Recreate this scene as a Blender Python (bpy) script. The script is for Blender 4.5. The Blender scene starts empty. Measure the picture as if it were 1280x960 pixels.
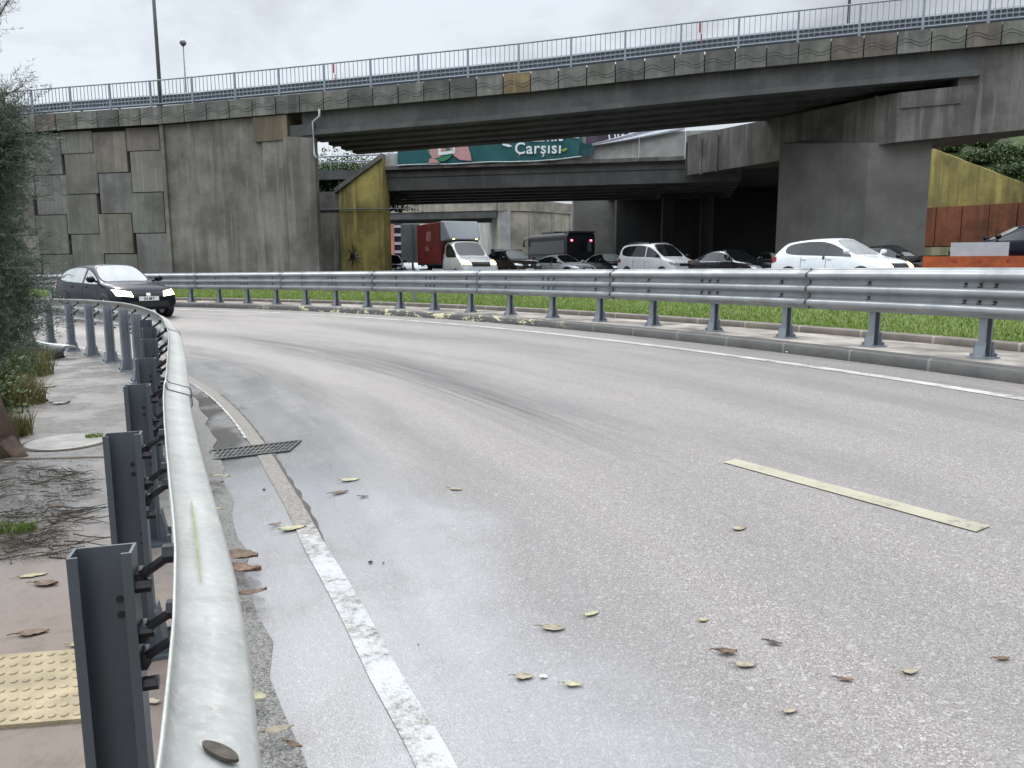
import bpy, bmesh, math, random
import numpy as np
from mathutils import Vector, Matrix
from mathutils.bvhtree import BVHTree
random.seed(7); RNG = np.random.default_rng(7)
SC = bpy.context.scene
COL = SC.collection
rad = math.radians

# ------------------------------------------------------------------ helpers
class MB:
    """collects geometry that becomes ONE mesh object"""
    def __init__(s): s.v = []; s.f = []; s.m = []; s.uv = None
    def add(s, vs, fs, mi=0):
        o = len(s.v); s.v += [tuple(map(float, p)) for p in vs]
        s.f += [tuple(i + o for i in f) for f in fs]; s.m += [mi] * len(fs)
    def box(s, c, d, mi=0, M=None, rz=0):
        x, y, z = d[0] / 2, d[1] / 2, d[2] / 2
        vs = [Vector((a, b, e)) for e in (-z, z) for b in (-y, y) for a in (-x, x)]
        if M is None: M = Matrix.Rotation(rz, 3, 'Z')
        vs = [M @ p + Vector(c) for p in vs]
        s.add(vs, [(0, 2, 3, 1), (4, 5, 7, 6), (0, 1, 5, 4), (2, 6, 7, 3), (0, 4, 6, 2), (1, 3, 7, 5)], mi)
    def hexa(s, b, t, mi=0):
        """b, t: four bottom points, four top points, same winding (ccw from above)"""
        s.add(list(b) + list(t), [(3, 2, 1, 0), (4, 5, 6, 7), (0, 1, 5, 4), (1, 2, 6, 5), (2, 3, 7, 6), (3, 0, 4, 7)], mi)
    def tube(s, pts, r, n=8, mi=0, cap=True):
        pts = [Vector(p) for p in pts]
        rs = r if isinstance(r, (list, tuple)) else [r] * len(pts)
        vs = []
        for i, p in enumerate(pts):
            a = pts[max(i - 1, 0)]; b = pts[min(i + 1, len(pts) - 1)]
            t = (b - a).normalized()
            u = t.cross(Vector((0, 0, 1)))
            if u.length < 1e-3: u = Vector((1, 0, 0))
            u.normalize(); w = u.cross(t)
            for k in range(n):
                q = 2 * math.pi * k / n
                vs.append(p + (u * math.cos(q) + w * math.sin(q)) * rs[i])
        fs = []
        for i in range(len(pts) - 1):
            for k in range(n):
                k2 = (k + 1) % n
                fs.append((i * n + k, i * n + k2, (i + 1) * n + k2, (i + 1) * n + k))
        if cap:
            fs.append(tuple(range(n))[::-1]); fs.append(tuple(range((len(pts) - 1) * n, len(pts) * n)))
        s.add(vs, fs, mi)
    def build(s, name, mat=None, parent=None, smooth=False, local=False, label=None):
        me = bpy.data.meshes.new(name)
        off = Vector((0, 0, 0))
        if parent is not None and not local: off = WO[parent.name]
        me.from_pydata([(p[0] - off[0], p[1] - off[1], p[2] - off[2]) for p in s.v], [], s.f)
        mats = mat if isinstance(mat, (list, tuple)) else [mat]
        for m in mats: me.materials.append(m)
        if len(mats) > 1: me.polygons.foreach_set('material_index', s.m)
        if smooth: me.polygons.foreach_set('use_smooth', [True] * len(me.polygons))
        if s.uv is not None:
            ul = me.uv_layers.new(name='UVMap')
            li = np.empty(len(me.loops), dtype=np.int32); me.loops.foreach_get('vertex_index', li)
            ul.data.foreach_set('uv', np.asarray(s.uv, dtype=np.float32)[li].ravel())
        me.update()
        return link(name, me, parent, label)
WO = {}
def link(name, me, parent=None, label=None):
    o = bpy.data.objects.new(name, me); COL.objects.link(o)
    if parent is not None:
        o.parent = parent; WO[o.name] = WO.get(parent.name, Vector())
    else: WO[o.name] = Vector((0, 0, 0))
    if label: o['label'] = label
    return o
def thing(name, label, cat, loc=(0, 0, 0), group=None, rz=0):
    o = bpy.data.objects.new(name, None); COL.objects.link(o)
    o.location = loc; o.rotation_euler = (0, 0, rz); o.empty_display_size = .2
    WO[o.name] = Vector(loc)
    tag(o, label, cat, group); return o
def tag(o, label, cat, group=None, kind=None):
    o['label'] = label; o['category'] = cat
    if group: o['group'] = group
    if kind: o['kind'] = kind
    return o
def struct(o, kind='structure'): o['kind'] = kind; return o
def tris(name, V, F, mat, parent=None, local=False):
    """numpy soup of triangles/quads -> one mesh"""
    V = np.asarray(V, dtype=np.float32); F = np.asarray(F, dtype=np.int32)
    if parent is not None and not local: V = V - np.array(WO[parent.name], dtype=np.float32)
    me = bpy.data.meshes.new(name); k = F.shape[1]
    me.vertices.add(len(V)); me.vertices.foreach_set('co', V.ravel())
    me.loops.add(F.size); me.loops.foreach_set('vertex_index', F.ravel())
    me.polygons.add(len(F)); me.polygons.foreach_set('loop_start', np.arange(0, F.size, k, dtype=np.int32))
    me.polygons.foreach_set('loop_total', np.full(len(F), k, dtype=np.int32))
    me.materials.append(mat); me.update(calc_edges=True)
    return link(name, me, parent)

# ------------------------------------------------------------------ materials
class NT:
    def __init__(s, name):
        s.mat = bpy.data.materials.new(name); s.mat.use_nodes = True
        s.t = s.mat.node_tree; s.t.nodes.clear()
        s.out = s.t.nodes.new('ShaderNodeOutputMaterial')
        s.b = s.t.nodes.new('ShaderNodeBsdfPrincipled'); s.t.links.new(s.b.outputs[0], s.out.inputs[0])
    def n(s, typ, ins=None, **kw):
        nd = s.t.nodes.new('ShaderNode' + typ)
        for k, v in kw.items(): setattr(nd, k, v)
        for k, v in (ins or {}).items(): s.set(nd.inputs[k], v)
        return nd
    def set(s, sock, v):
        if isinstance(v, bpy.types.NodeSocket): s.t.links.new(v, sock)
        elif isinstance(v, bpy.types.Node): s.t.links.new(v.outputs[0], sock)
        else:
            if sock.type == 'RGBA' and len(v) == 3: v = (*v, 1)
            sock.default_value = v
    def P(s, **kw):
        for k, v in kw.items(): s.set(s.b.inputs[k.replace('_', ' ')], v)
    def math(s, op, a, b=0.0, c=None):
        nd = s.n('Math', operation=op)
        s.set(nd.inputs[0], a); s.set(nd.inputs[1], b)
        if c is not None: s.set(nd.inputs[2], c)
        return nd.outputs[0]
    def mix(s, fac, a, b):
        nd = s.n('Mix', data_type='RGBA'); s.set(nd.inputs[0], fac); s.set(nd.inputs[6], a); s.set(nd.inputs[7], b)
        return nd.outputs[2]
    def mapr(s, v, a, b, c=0.0, d=1.0):
        nd = s.n('MapRange', {0: v, 1: a, 2: b, 3: c, 4: d}); return nd.outputs[0]
    def noise(s, vec, scale, detail=4, rough=.55, dist=0.0):
        return s.n('TexNoise', {'Vector': vec, 'Scale': scale, 'Detail': detail, 'Roughness': rough, 'Distortion': dist}).outputs[0]
    def mapping(s, vec, scale=(1, 1, 1), loc=(0, 0, 0)):
        return s.n('Mapping', {'Vector': vec, 'Scale': scale, 'Location': loc}).outputs[0]
    def geo(s): return s.n('NewGeometry').outputs['Position']
    def obj(s): return s.n('TexCoord').outputs['Object']
    def uv(s): return s.n('TexCoord').outputs['UV']
    def bump(s, h, strength=.3, dist=.01, normal=None):
        ins = {'Height': h, 'Strength': strength, 'Distance': dist}
        if normal is not None: ins['Normal'] = normal
        return s.n('Bump', ins).outputs[0]

def mk(name, base, rough=.5, metal=0.0, var=.25, vscale=3.0, bump=.0, bscale=40., emit=None, es=1.0, coat=0.0, ior=None, space='obj', spec=None):
    t = NT(name)
    vec = t.obj() if space == 'obj' else t.geo()
    if var > 0:
        nz = t.noise(vec, vscale, 5)
        lo = tuple(c * (1 - var) for c in base); hi = tuple(min(1, c * (1 + var)) for c in base)
        t.P(Base_Color=t.mix(t.mapr(nz, .3, .7), lo, hi))
        t.P(Roughness=t.mapr(t.noise(vec, vscale * 2.3, 3), .3, .7, max(0, rough - .08), min(1, rough + .08)))
    else:
        t.P(Base_Color=base, Roughness=rough)
    t.P(Metallic=metal)
    if bump > 0: t.P(Normal=t.bump(t.noise(vec, bscale, 5), bump, .01))
    if emit: t.P(Emission_Color=emit, Emission_Strength=es)
    if coat: t.P(Coat_Weight=coat, Coat_Roughness=.04)
    if ior: t.P(IOR=ior)
    if spec is not None: t.P(Specular_IOR_Level=spec)
    return t.mat

def concrete(name, c, dark=.45, tint=(.75, .78, .68), streak=1.0, rough=.8, board=0.0, sc=1.0, seed=0, bumpk=.35):
    """weathered concrete: blotches, rain streaks running down, pores, optional board marks"""
    t = NT(name); g = t.mapping(t.geo(), loc=(seed * 3.1, seed * 1.7, seed * .9))
    a = t.noise(g, .55 * sc, 6, .62)
    b = t.noise(t.mapping(g, (2.2 * sc, 2.2 * sc, .13 * sc)), 1.0, 6, .6, .3)
    d = t.noise(g, 9 * sc, 5, .65)
    col = t.mix(t.mapr(a, .38, .62), tuple(x * dark * 1.1 for x in c), tuple(min(1, x * 1.3) for x in c))
    col = t.mix(t.math('MULTIPLY', t.mapr(b, .45, .66), .7 * streak), col, tuple(x * dark * k for x, k in zip(c, tint)))
    col = t.mix(t.math('MULTIPLY', t.mapr(t.noise(t.mapping(g, (3.1, 3.1, .22), (7, 3, 1)), 1.0, 4), .56, .68), .6 * streak), col, tuple(min(1, x * 1.55) for x in c))
    col = t.mix(t.mapr(d, .3, .75, 0, .35), col, tuple(x * .6 for x in c))
    h = t.math('ADD', t.math('MULTIPLY', d, .6), t.noise(g, 45, 3))
    if board > 0:
        bb = t.noise(t.mapping(g, (9, 9, .05)), 1.0, 2, .4)
        h = t.math('ADD', h, t.math('MULTIPLY', bb, 2.0 * board))
        col = t.mix(t.mapr(bb, .35, .65, 0, .4 * board), col, tuple(x * .55 for x in c))
    t.P(Base_Color=col, Roughness=t.mapr(b, .3, .7, rough, rough - .25), Normal=t.bump(h, bumpk, .02))
    return t.mat

# palette
M = {}
M['concrete_abut'] = concrete('concrete_abutment', (.195, .182, .163), .40, board=.45)
M['concrete_pier'] = concrete('concrete_pier', (.12, .113, .106), .7, streak=.15, seed=2)
M['concrete_cap'] = concrete('concrete_cap', (.135, .128, .118), .42, seed=3, streak=1.2)
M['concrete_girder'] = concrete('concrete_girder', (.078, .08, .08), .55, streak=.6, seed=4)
M['concrete_dark'] = concrete('concrete_shade_black', (.012, .012, .013), .6, streak=.7, seed=5)  # underpass shade put into the colour; also the dark backing of panel joints
M['concrete_beige'] = concrete('concrete_beige', (.33, .305, .25), .55, streak=.7, seed=6)
M['concrete_pale'] = concrete('concrete_pale', (.36, .36, .35), .7, streak=.6, seed=7)
M['yellow_wall'] = concrete('yellow_painted_concrete', (.33, .27, .08), .40, (.9, .9, 1.1), streak=1.25, seed=8)
M['rust'] = concrete('rust_red_panel', (.20, .068, .03), .45, (1, .9, .9), streak=1.1, seed=9, sc=1.5)
M['panel'] = [concrete('wall_panel_%s' % n, c, .45, board=1.3, seed=10 + i, streak=.6) for i, (n, c) in enumerate(
    [('grey', (.185, .176, .157)), ('green_grey', (.172, .171, .148)), ('brown_grey', (.19, .168, .146)), ('pale', (.27, .25, .20)), ('blue_grey', (.176, .172, .165))])]
M['fascia'] = [concrete('fascia_%s' % n, c, .5, streak=.9, seed=20 + i, sc=1.6) for i, (n, c) in enumerate(
    [('grey', (.165, .165, .15)), ('dark', (.115, .115, .107)), ('olive', (.15, .15, .125)), ('tan', (.24, .175, .085)), ('brown', (.14, .118, .098))])]
M['tan_patch'] = concrete('tan_mortar', (.17, .135, .09), .5, streak=.6, seed=31)
M['walk_conc'] = None
def galv(name, c, rough=.45, metal=.55, stain=.5):
    t = NT(name); g = t.geo()
    a = t.noise(g, 2.2, 6, .65, .6); b = t.noise(t.mapping(g, (5, 5, 1.2)), 1, 5)
    col = t.mix(t.mapr(a, .42, .7, 0, stain), c, tuple(x * .62 for x in c))
    col = t.mix(t.mapr(b, .6, .75, 0, stain * .8), col, (c[0] * .55, c[1] * .55, c[2] * .5))
    col = t.mix(t.mapr(t.noise(g, 60, 3), .55, .75, 0, .35), col, tuple(min(1, x * 1.2) for x in c))
    t.P(Base_Color=col, Metallic=metal, Roughness=t.mapr(a, .3, .7, rough - .08, rough + .15), Normal=t.bump(t.math('ADD', a, t.math('MULTIPLY', t.noise(g, 35, 3), .3)), .12, .01))
    return t.mat
def beam_near():
    t = NT('galvanised_near'); g = t.geo()
    a = t.noise(g, 3.2, 7, .68, 1.1); b = t.noise(g, 11, 6, .7, .5); c = t.noise(g, 70, 3); d = t.noise(g, .9, 4)
    col = t.mix(t.mapr(a, .36, .70), (.39, .39, .375), (.275, .28, .27))
    col = t.mix(t.mapr(b, .58, .72, 0, .45), col, (.18, .18, .17))
    col = t.mix(t.mapr(c, .5, .75, 0, .4), col, (.50, .50, .48))
    col = t.mix(t.mapr(t.noise(t.mapping(g, (1, 1, 1), (5, 2, 1)), 5.5, 6, .7), .66, .76, 0, .6), col, (.16, .12, .085))
    h = t.math('ADD', t.math('MULTIPLY', d, 2.0), t.math('ADD', t.math('MULTIPLY', a, .5), t.math('MULTIPLY', c, .25)))
    t.P(Base_Color=col, Metallic=.15, Roughness=t.mapr(b, .3, .7, .42, .68), Normal=t.bump(h, .22, .012)); return t.mat
M['beam_near'] = beam_near()
M['beam_far'] = galv('galvanised_far', (.30, .315, .325), .45, .3, .75)
M['post_near'] = galv('post_slate_grey', (.085, .10, .115), .42, .35, .3)
M['post_far'] = galv('post_galvanised', (.23, .255, .285), .5, .35, .45)
M['bolt'] = mk('bolt_dark_steel', (.03, .03, .035), .45, .6, .3, 30)
M['seam'] = mk('joint_dark', (.05, .055, .055), .6, .2, .3, 20)
M['rail_grey'] = mk('railing_grey_paint', (.24, .27, .31), .5, .2, .15, 2)
M['black'] = mk('black_plastic', (.012, .012, .013), .45, 0, .3, 8)
M['tyre'] = mk('tyre_rubber', (.015, .015, .015), .8, 0, .3, 20)
M['rim'] = mk('alloy_rim', (.35, .36, .38), .3, .8, .2, 12)
M['glass'] = mk('car_glass', (.010, .013, .015), .05, 0, 0, ior=1.5)
M['glass_sky_tint'] = mk('sky_tinted_glass', (.38, .40, .395), .06, 0, .2, 1.5, ior=1.8)  # reflected sky is put into the pale base colour
M['white_paint'] = mk('white_car_paint', (.74, .76, .78), .3, 0, .05, 2, coat=.6)
M['silver_paint'] = mk('silver_car_paint', (.55, .56, .57), .3, .4, .05, 2, coat=.6)
M['black_paint'] = mk('black_car_paint', (.008, .009, .011), .28, 0, .2, 2, coat=.3, spec=.4)
M['navy_paint'] = mk('navy_car_paint', (.004, .005, .013), .28, 0, .2, 2, coat=.06, spec=.22)
M['brown_paint'] = mk('dark_brown_car_paint', (.04, .025, .022), .28, .2, .2, 2, coat=1)
M['red_box'] = mk('dark_red_panel', (.16, .012, .018), .4, 0, .25, 1.2)
M['orange_paint'] = mk('orange_red_steel', (.36, .075, .018), .45, 0, .35, 3)
M['grey_panel'] = mk('pale_grey_panel', (.42, .41, .43), .5, 0, .12, 3)
M['headlamp'] = mk('lit_headlamp', (.9, .85, .7), .3, 0, 0, emit=(1, .88, .55), es=6)
M['headlamp_warm'] = mk('lit_headlamp_warm', (.9, .7, .4), .3, 0, 0, emit=(1, .62, .22), es=4)
M['lamp_off'] = mk('clear_headlamp', (.45, .47, .5), .12, .3, .2, 10, coat=1)
M['tail'] = mk('tail_lamp', (.30, .012, .012), .2, 0, .2, 10, coat=1)
M['tail_lit'] = mk('lit_brake_lamp', (.5, .02, .05), .2, 0, 0, emit=(1, .12, .2), es=5)
M['plate'] = mk('white_number_plate', (.7, .7, .7), .4, 0, .1, 8)
M['chrome'] = mk('chrome_trim', (.7, .7, .72), .15, 1, 0)
M['dark_steel'] = mk('dark_steel', (.05, .055, .06), .5, .4, .3, 4)
M['bark'] = mk('bark_brown', (.075, .048, .035), .85, 0, .5, 9, .8, 35)
M['twig'] = mk('dead_twig', (.05, .038, .028), .85, 0, .4, 8)
M['leaf_dark'] = mk('leaf_dark', (.03, .05, .02), .55, 0, .5, 1.2)
M['soil'] = mk('soil_litter', (.075, .055, .035), .9, 0, .5, 4, .8, 30)

# ------------------------------------------------------------------ plan of the bend (plan measured on the ground; metres)
CX, CY, RF = -28.31, -6.63, 35.96           # centre of the bend, radius of the far guardrail
def IP(x, xs, ys): return float(np.interp(x, xs, ys))
def zfar(a): return IP(a, [0, 20, 24, 40, 50, 58, 80, 100], [.42, .455, .455, .405, .36, .32, .22, .15])
def znear(a): return IP(a, [0, 38, 43, 48, 56, 80, 100], [0, 0, -.03, -.08, -.16, -.34, -.4])
KERB = .13
def P(a, off, z=0.0):
    r = RF + off; return Vector((CX + r * math.cos(rad(a)), CY + r * math.sin(rad(a)), z))
def Ru(a): return Vector((math.cos(rad(a)), math.sin(rad(a)), 0))
def Tu(a): return Vector((-math.sin(rad(a)), math.cos(rad(a)), 0))
def zroad(a, off):
    t = (off + 7.0) / 6.6
    return (znear(a) - .05) * (1 - t) + (zfar(a) - KERB) * t
def polar(x, y):
    return math.degrees(math.atan2(y - CY, x - CX)), math.hypot(x - CX, y - CY) - RF
def nb0(a): return IP(a, [5, 10, 14.7, 16.5, 18.5, 21, 24, 28, 32, 38, 50, 90], [-6.86, -6.93, -7.035, -7.165, -7.31, -7.39, -7.41, -7.34, -7.2, -7.06, -7.0, -7.0])
def nb(a): return sum(nb0(a + d) for d in (-1.4, -.7, 0, .7, 1.4)) / 5      # back line of the near beam
def koff(a): return nb(a) + .15                                          # edge of the near kerb

def sheet(name, a0, a1, na, offs, zf, mat, kind='structure'):
    m = MB(); offs = list(offs); uv = []
    for i in range(na + 1):
        a = a0 + (a1 - a0) * i / na
        for o in offs:
            oo = o(a) if callable(o) else o
            m.v.append(tuple(P(a, oo, zf(a, oo)))); uv.append((rad(a) * RF, oo))
    k = len(offs)
    for i in range(na):
        for j in range(k - 1):
            m.f.append((i * k + j, i * k + j + 1, (i + 1) * k + j + 1, (i + 1) * k + j)); m.m.append(0)
    m.uv = uv
    o = m.build(name, mat, smooth=True); o['kind'] = kind
    return o

# ---- asphalt, wet
def asphalt():
    t = NT('wet_asphalt'); uv = t.uv(); g = t.geo()
    sep = t.n('SeparateXYZ', {0: uv}); u, v = sep.outputs[0], sep.outputs[1]
    big = t.noise(t.mapping(uv, (.16, 1.5, 1)), 1, 6, .62, .25)
    mid = t.noise(t.mapping(uv, (.9, 5, 1)), 1, 6, .65, .2)
    vo = t.n('TexVoronoi', {'Vector': g, 'Scale': 205.0}, feature='F1')
    cell = t.n('SeparateColor', {0: vo.outputs['Color']}).outputs[0]
    col = t.mix(t.mapr(cell, .0, 1), (.125, .113, .107), (.285, .262, .25))
    col = t.mix(t.math('MULTIPLY', t.mapr(cell, .92, .98), .5), col, (.50, .47, .455))   # pale aggregate
    vo2 = t.n('TexVoronoi', {'Vector': g, 'Scale': 75.0}, feature='F1')
    c2 = t.n('SeparateColor', {0: vo2.outputs['Color']}).outputs[1]
    col = t.mix(t.math('MULTIPLY', t.mapr(c2, .94, .97), .4), col, (.45, .425, .415))
    col = t.mix(t.mapr(big, .35, .7, 0, .25), col, (.13, .122, .12))
    col = t.mix(t.mapr(mid, .55, .75, 0, .3), col, (.30, .29, .29))
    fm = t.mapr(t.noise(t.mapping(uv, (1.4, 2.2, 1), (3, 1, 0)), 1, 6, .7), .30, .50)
    wet_sheen = t.math('MULTIPLY', t.mapr(t.math('ADD', v, t.mapr(t.noise(t.mapping(uv, (.8, .5, 1)), 1, 4), .3, .7, -.25, .25)), -5.75, -6.2), t.mapr(u, 26.5, 23.0))
    wet_sheen = t.math('MULTIPLY', wet_sheen, t.math('ADD', .35, t.math('MULTIPLY', fm, .65)))
    col = t.mix(t.math('MULTIPLY', wet_sheen, .40), col, (.32, .335, .36))      # sky sheen of the wet strip painted into the colour
    # tyre-worn dark bands of the two lanes
    def band(c, w, k):
        d = t.math('ABSOLUTE', t.math('SUBTRACT', t.math('ADD', v, t.mapr(t.noise(t.mapping(uv, (.12, 0, 0)), 1, 3), .3, .7, -.25, .25)), c))
        return t.math('MULTIPLY', t.mapr(d, 0, w, 1, 0), k)
    bn = t.math('MULTIPLY', t.mapr(t.noise(t.mapping(uv, (.22, 17, 1)), 1, 5, .7), .34, .60), 1.0)
    far = t.mapr(u, 13.5, 17.5)
    bands = t.math('ADD', band(-4.45, .7, .85), t.math('ADD', band(-5.9, .4, .25), band(-2.3, .7, .2)))
    bands = t.math('MULTIPLY', t.math('MULTIPLY', bands, bn), t.math('ADD', .12, far))
    col = t.mix(bands, col, (.04, .038, .038))
    # wetness: low inner edge, gutter water, patches
    edge = t.mapr(v, -5.4, -6.4)
    wet = t.math('ADD', t.math('MULTIPLY', edge, .75), t.mapr(big, .40, .62, -.1, .55))
    wet = t.math('ADD', wet, t.mapr(mid, .4, .7, -.15, .15))
    wet = t.n('Clamp', {0: wet}).outputs[0]
    pud = t.math('MULTIPLY', t.mapr(t.math('ADD', v, t.mapr(t.noise(t.mapping(uv, (1.1, 2, 1)), 1, 4), .3, .7, -.28, .28)), -6.78, -6.95), t.math('MULTIPLY', t.mapr(u, 15.3, 16.2), t.mapr(u, 22.5, 20.5)))
    wetc = t.mix(t.math('MULTIPLY', wet, .22), col, (.10, .10, .105))
    wetc = t.mix(t.math('MULTIPLY', pud, .6), wetc, (.04, .036, .03))
    rough = t.math('SUBTRACT', .56, t.math('MULTIPLY', wet, .26))
    rough = t.mapr(pud, 0, 1, 0, 1)
    rr = t.n('Mix', {0: pud, 2: t.math('SUBTRACT', .52, t.math('MULTIPLY', wet, .25)), 3: .12}, data_type='FLOAT').outputs[0]
    h = t.math('ADD', t.math('MULTIPLY', vo.outputs['Distance'], -1.0), t.math('MULTIPLY', t.noise(g, 150, 2), .5))
    st = t.math('MULTIPLY', t.math('SUBTRACT', 1.0, pud), t.math('SUBTRACT', .34, t.math('MULTIPLY', wet, .16)))
    t.P(Base_Color=wetc, Roughness=rr, Normal=t.bump(h, st, .008), IOR=1.45)
    t.P(Coat_Weight=t.math('MAXIMUM', wet_sheen, t.math('MULTIPLY', wet, .35)), Coat_Roughness=t.mapr(wet_sheen, 0, 1, .25, .09))
    return t.mat
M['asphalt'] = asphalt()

def paint_line(name, worn, c=(.55, .54, .50)):
    t = NT(name); uv = t.uv(); g = t.geo()
    n1 = t.noise(g, 28, 5, .7); n2 = t.noise(g, 3.2, 4, .6)
    u = t.n('SeparateXYZ', {0: uv}).outputs[0]
    vo = t.n('TexVoronoi', {'Vector': g, 'Scale': 95.0}, feature='F1')
    under = t.mix(t.n('SeparateColor', {0: vo.outputs['Color']}).outputs[0], (.08, .07, .06), (.26, .235, .21))
    if worn:   # the stretch around the drain has lost most of its paint
        w = t.math('MULTIPLY', t.mapr(u, 13.2, 13.9), t.mapr(u, 26.5, 24.5))
        w = t.math('ADD', t.math('MULTIPLY', w, .34), .13)
    else: w = .10
    cov = t.math('SUBTRACT', t.math('ADD', t.math('MULTIPLY', n1, .7), t.math('MULTIPLY', n2, .5)), w)
    fac = t.mapr(cov, .36, .50)
    t.P(Base_Color=t.mix(fac, under, t.mix(t.mapr(n2, .3, .7), tuple(x * .75 for x in c), c)), Roughness=.38,
        Normal=t.bump(t.math('ADD', vo.outputs['Distance'], n1), .3, .006))
    return t.mat
M['line_near'] = paint_line('worn_white_line', True, (.40, .41, .42))
M['line_far'] = paint_line('white_line', False, (.50, .49, .47))
M['line_lane'] = paint_line('lane_dash_cream', False, (.36, .335, .25))

def paving():
    t = NT('wet_paving'); g = t.geo(); uv = t.uv()
    n1 = t.noise(g, 1.4, 6, .6); n2 = t.noise(g, 8, 5, .7); n3 = t.noise(g, 90, 3)
    u = t.n('SeparateXYZ', {0: uv}).outputs[0]
    near = t.mapr(u, 12.4, 14.4)     # the nearest flags are dry and pinkish, those beyond lie wet
    dry = t.mix(t.mapr(n2, .3, .7), (.105, .08, .066), (.20, .158, .132))
    wetc = t.mix(t.mapr(n1, .35, .7), (.125, .115, .108), (.22, .21, .20))
    col = t.mix(near, dry, wetc)
    col = t.mix(t.mapr(n2, .5, .72, 0, .7), col, (.075, .06, .05))
    col = t.mix(t.mapr(t.noise(g, 2.7, 5), .58, .72, 0, .6), col, (.12, .10, .075))
    wet = t.math('MULTIPLY', near, t.mapr(n1, .3, .55))
    t.P(Base_Color=col, Roughness=t.n('Mix', {0: wet, 2: .7, 3: .22}, data_type='FLOAT').outputs[0],
        Normal=t.bump(t.math('ADD', n3, n2), .25, .008))
    return t.mat
M['paving'] = paving()

def far_walk():
    t = NT('far_walkway_concrete'); g = t.geo(); uv = t.uv()
    n1 = t.noise(g, 1.6, 6, .6, .4); n2 = t.noise(g, 12, 5, .7)
    col = t.mix(t.mapr(n1, .36, .62), (.13, .115, .10), (.36, .32, .28))
    col = t.mix(t.mapr(n2, .5, .75, 0, .5), col, (.20, .18, .155))
    t.P(Base_Color=col, Roughness=t.mapr(n1, .3, .7, .3, .65), Normal=t.bump(n2, .2, .01)); return t.mat
M['far_walk'] = far_walk()
def kerb_mat(name, c, yellow=False):
    t = NT(name); g = t.geo(); uv = t.uv()
    u = t.n('SeparateXYZ', {0: uv}).outputs[0]
    n1 = t.noise(g, 2.5, 6, .65); n2 = t.noise(g, 14, 5, .7)
    col = t.mix(t.mapr(n1, .35, .7), tuple(x * .55 for x in c), c)
    col = t.mix(t.mapr(n2, .5, .8, 0, .5), col, tuple(x * .5 for x in c))
    fr = t.math('FRACT', t.math('MULTIPLY', u, 1.0))
    joint = t.mapr(t.math('ABSOLUTE', t.math('SUBTRACT', fr, .5)), .478, .492)
    col = t.mix(t.math('MULTIPLY', joint, .7), col, tuple(min(1, x * 1.9) for x in c))
    if yellow:   # flaked yellow paint on the stretch at the head of the bend
        zone = t.math('MULTIPLY', t.mapr(u, 21.5, 23.0), t.mapr(u, 34.5, 31.0))
        fl = t.mapr(t.math('ADD', t.noise(t.mapping(g, (1, 1, 3)), 2.6, 5, .7), t.math('MULTIPLY', n2, .25)), .66, .73)
        col = t.mix(t.math('MULTIPLY', t.math('MULTIPLY', zone, fl), .85), col, (.62, .58, .33))
    t.P(Base_Color=col, Roughness=.6, Normal=t.bump(t.math('ADD', n1, n2), .35, .015)); return t.mat
M['kerb_far'] = kerb_mat('kerb_stone_dark', (.075, .072, .07), True)
M['kerb_in'] = kerb_mat('kerb_stone_brown', (.17, .145, .12))
def gravel():
    t = NT('gutter_gravel'); g = t.geo()
    vo = t.n('TexVoronoi', {'Vector': g, 'Scale': 170.0}, feature='F1')
    c = t.n('SeparateColor', {0: vo.outputs['Color']}).outputs[0]
    t.P(Base_Color=t.mix(c, (.03, .03, .028), (.24, .23, .215)), Roughness=.5, Normal=t.bump(vo.outputs['Distance'], -.9, .02)); return t.mat
M['gravel'] = gravel()
def grass_ground():
    t = NT('grass_ground'); g = t.geo()
    n1 = t.noise(g, 1.1, 5, .6); n2 = t.noise(g, 16, 5, .75)
    col = t.mix(t.mapr(n2, .3, .7), (.06, .095, .012), (.13, .19, .03))
    col = t.mix(t.mapr(n1, .55, .75, 0, .6), col, (.12, .13, .035))
    t.P(Base_Color=col, Roughness=.9, Normal=t.bump(n2, .9, .06)); return t.mat
M['grass_ground'] = grass_ground()
def blade_mat(name, a, b):
    t = NT(name); g = t.geo(); n = t.noise(g, 2.2, 4); n2 = t.noise(g, 40, 2)
    col = t.mix(t.mapr(n, .35, .65), a, b); col = t.mix(t.mapr(n2, .35, .7, 0, .5), col, tuple(x * 1.6 for x in b))
    t.P(Base_Color=col, Roughness=.6); return t.mat
M['blade'] = blade_mat('grass_blades', (.085, .13, .016), (.14, .20, .03))
M['blade_dry'] = blade_mat('dry_grass', (.10, .075, .03), (.13, .12, .04))
M['tamarisk'] = blade_mat('tamarisk_foliage', (.036, .057, .04), (.07, .10, .066))
M['tamarisk_pale'] = blade_mat('tamarisk_tips', (.09, .10, .075), (.12, .14, .10))
M['weed'] = blade_mat('weed_leaves', (.03, .055, .012), (.06, .095, .02))
M['bush'] = blade_mat('bush_leaves', (.022, .042, .012), (.05, .085, .022))

# ------------------------------------------------------------------ the setting
m = MB(); S = 2500
m.add([(-S, -S, -.75), (S, -S, -.75), (S, S, -.75), (-S, S, -.75)], [(0, 1, 2, 3)])
struct(m.build('terrain', M['soil']))
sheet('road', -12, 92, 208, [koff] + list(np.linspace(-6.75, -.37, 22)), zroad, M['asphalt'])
sheet('gutter', -2, 70, 140, [koff, lambda a: koff(a) + .08, lambda a: koff(a) + .15 + .02 * math.sin(a * 9) + .012 * math.sin(a * 31)], lambda a, o: zroad(a, o) + .005 + .012 * (o < koff(a) + .1), M['gravel'])
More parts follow.
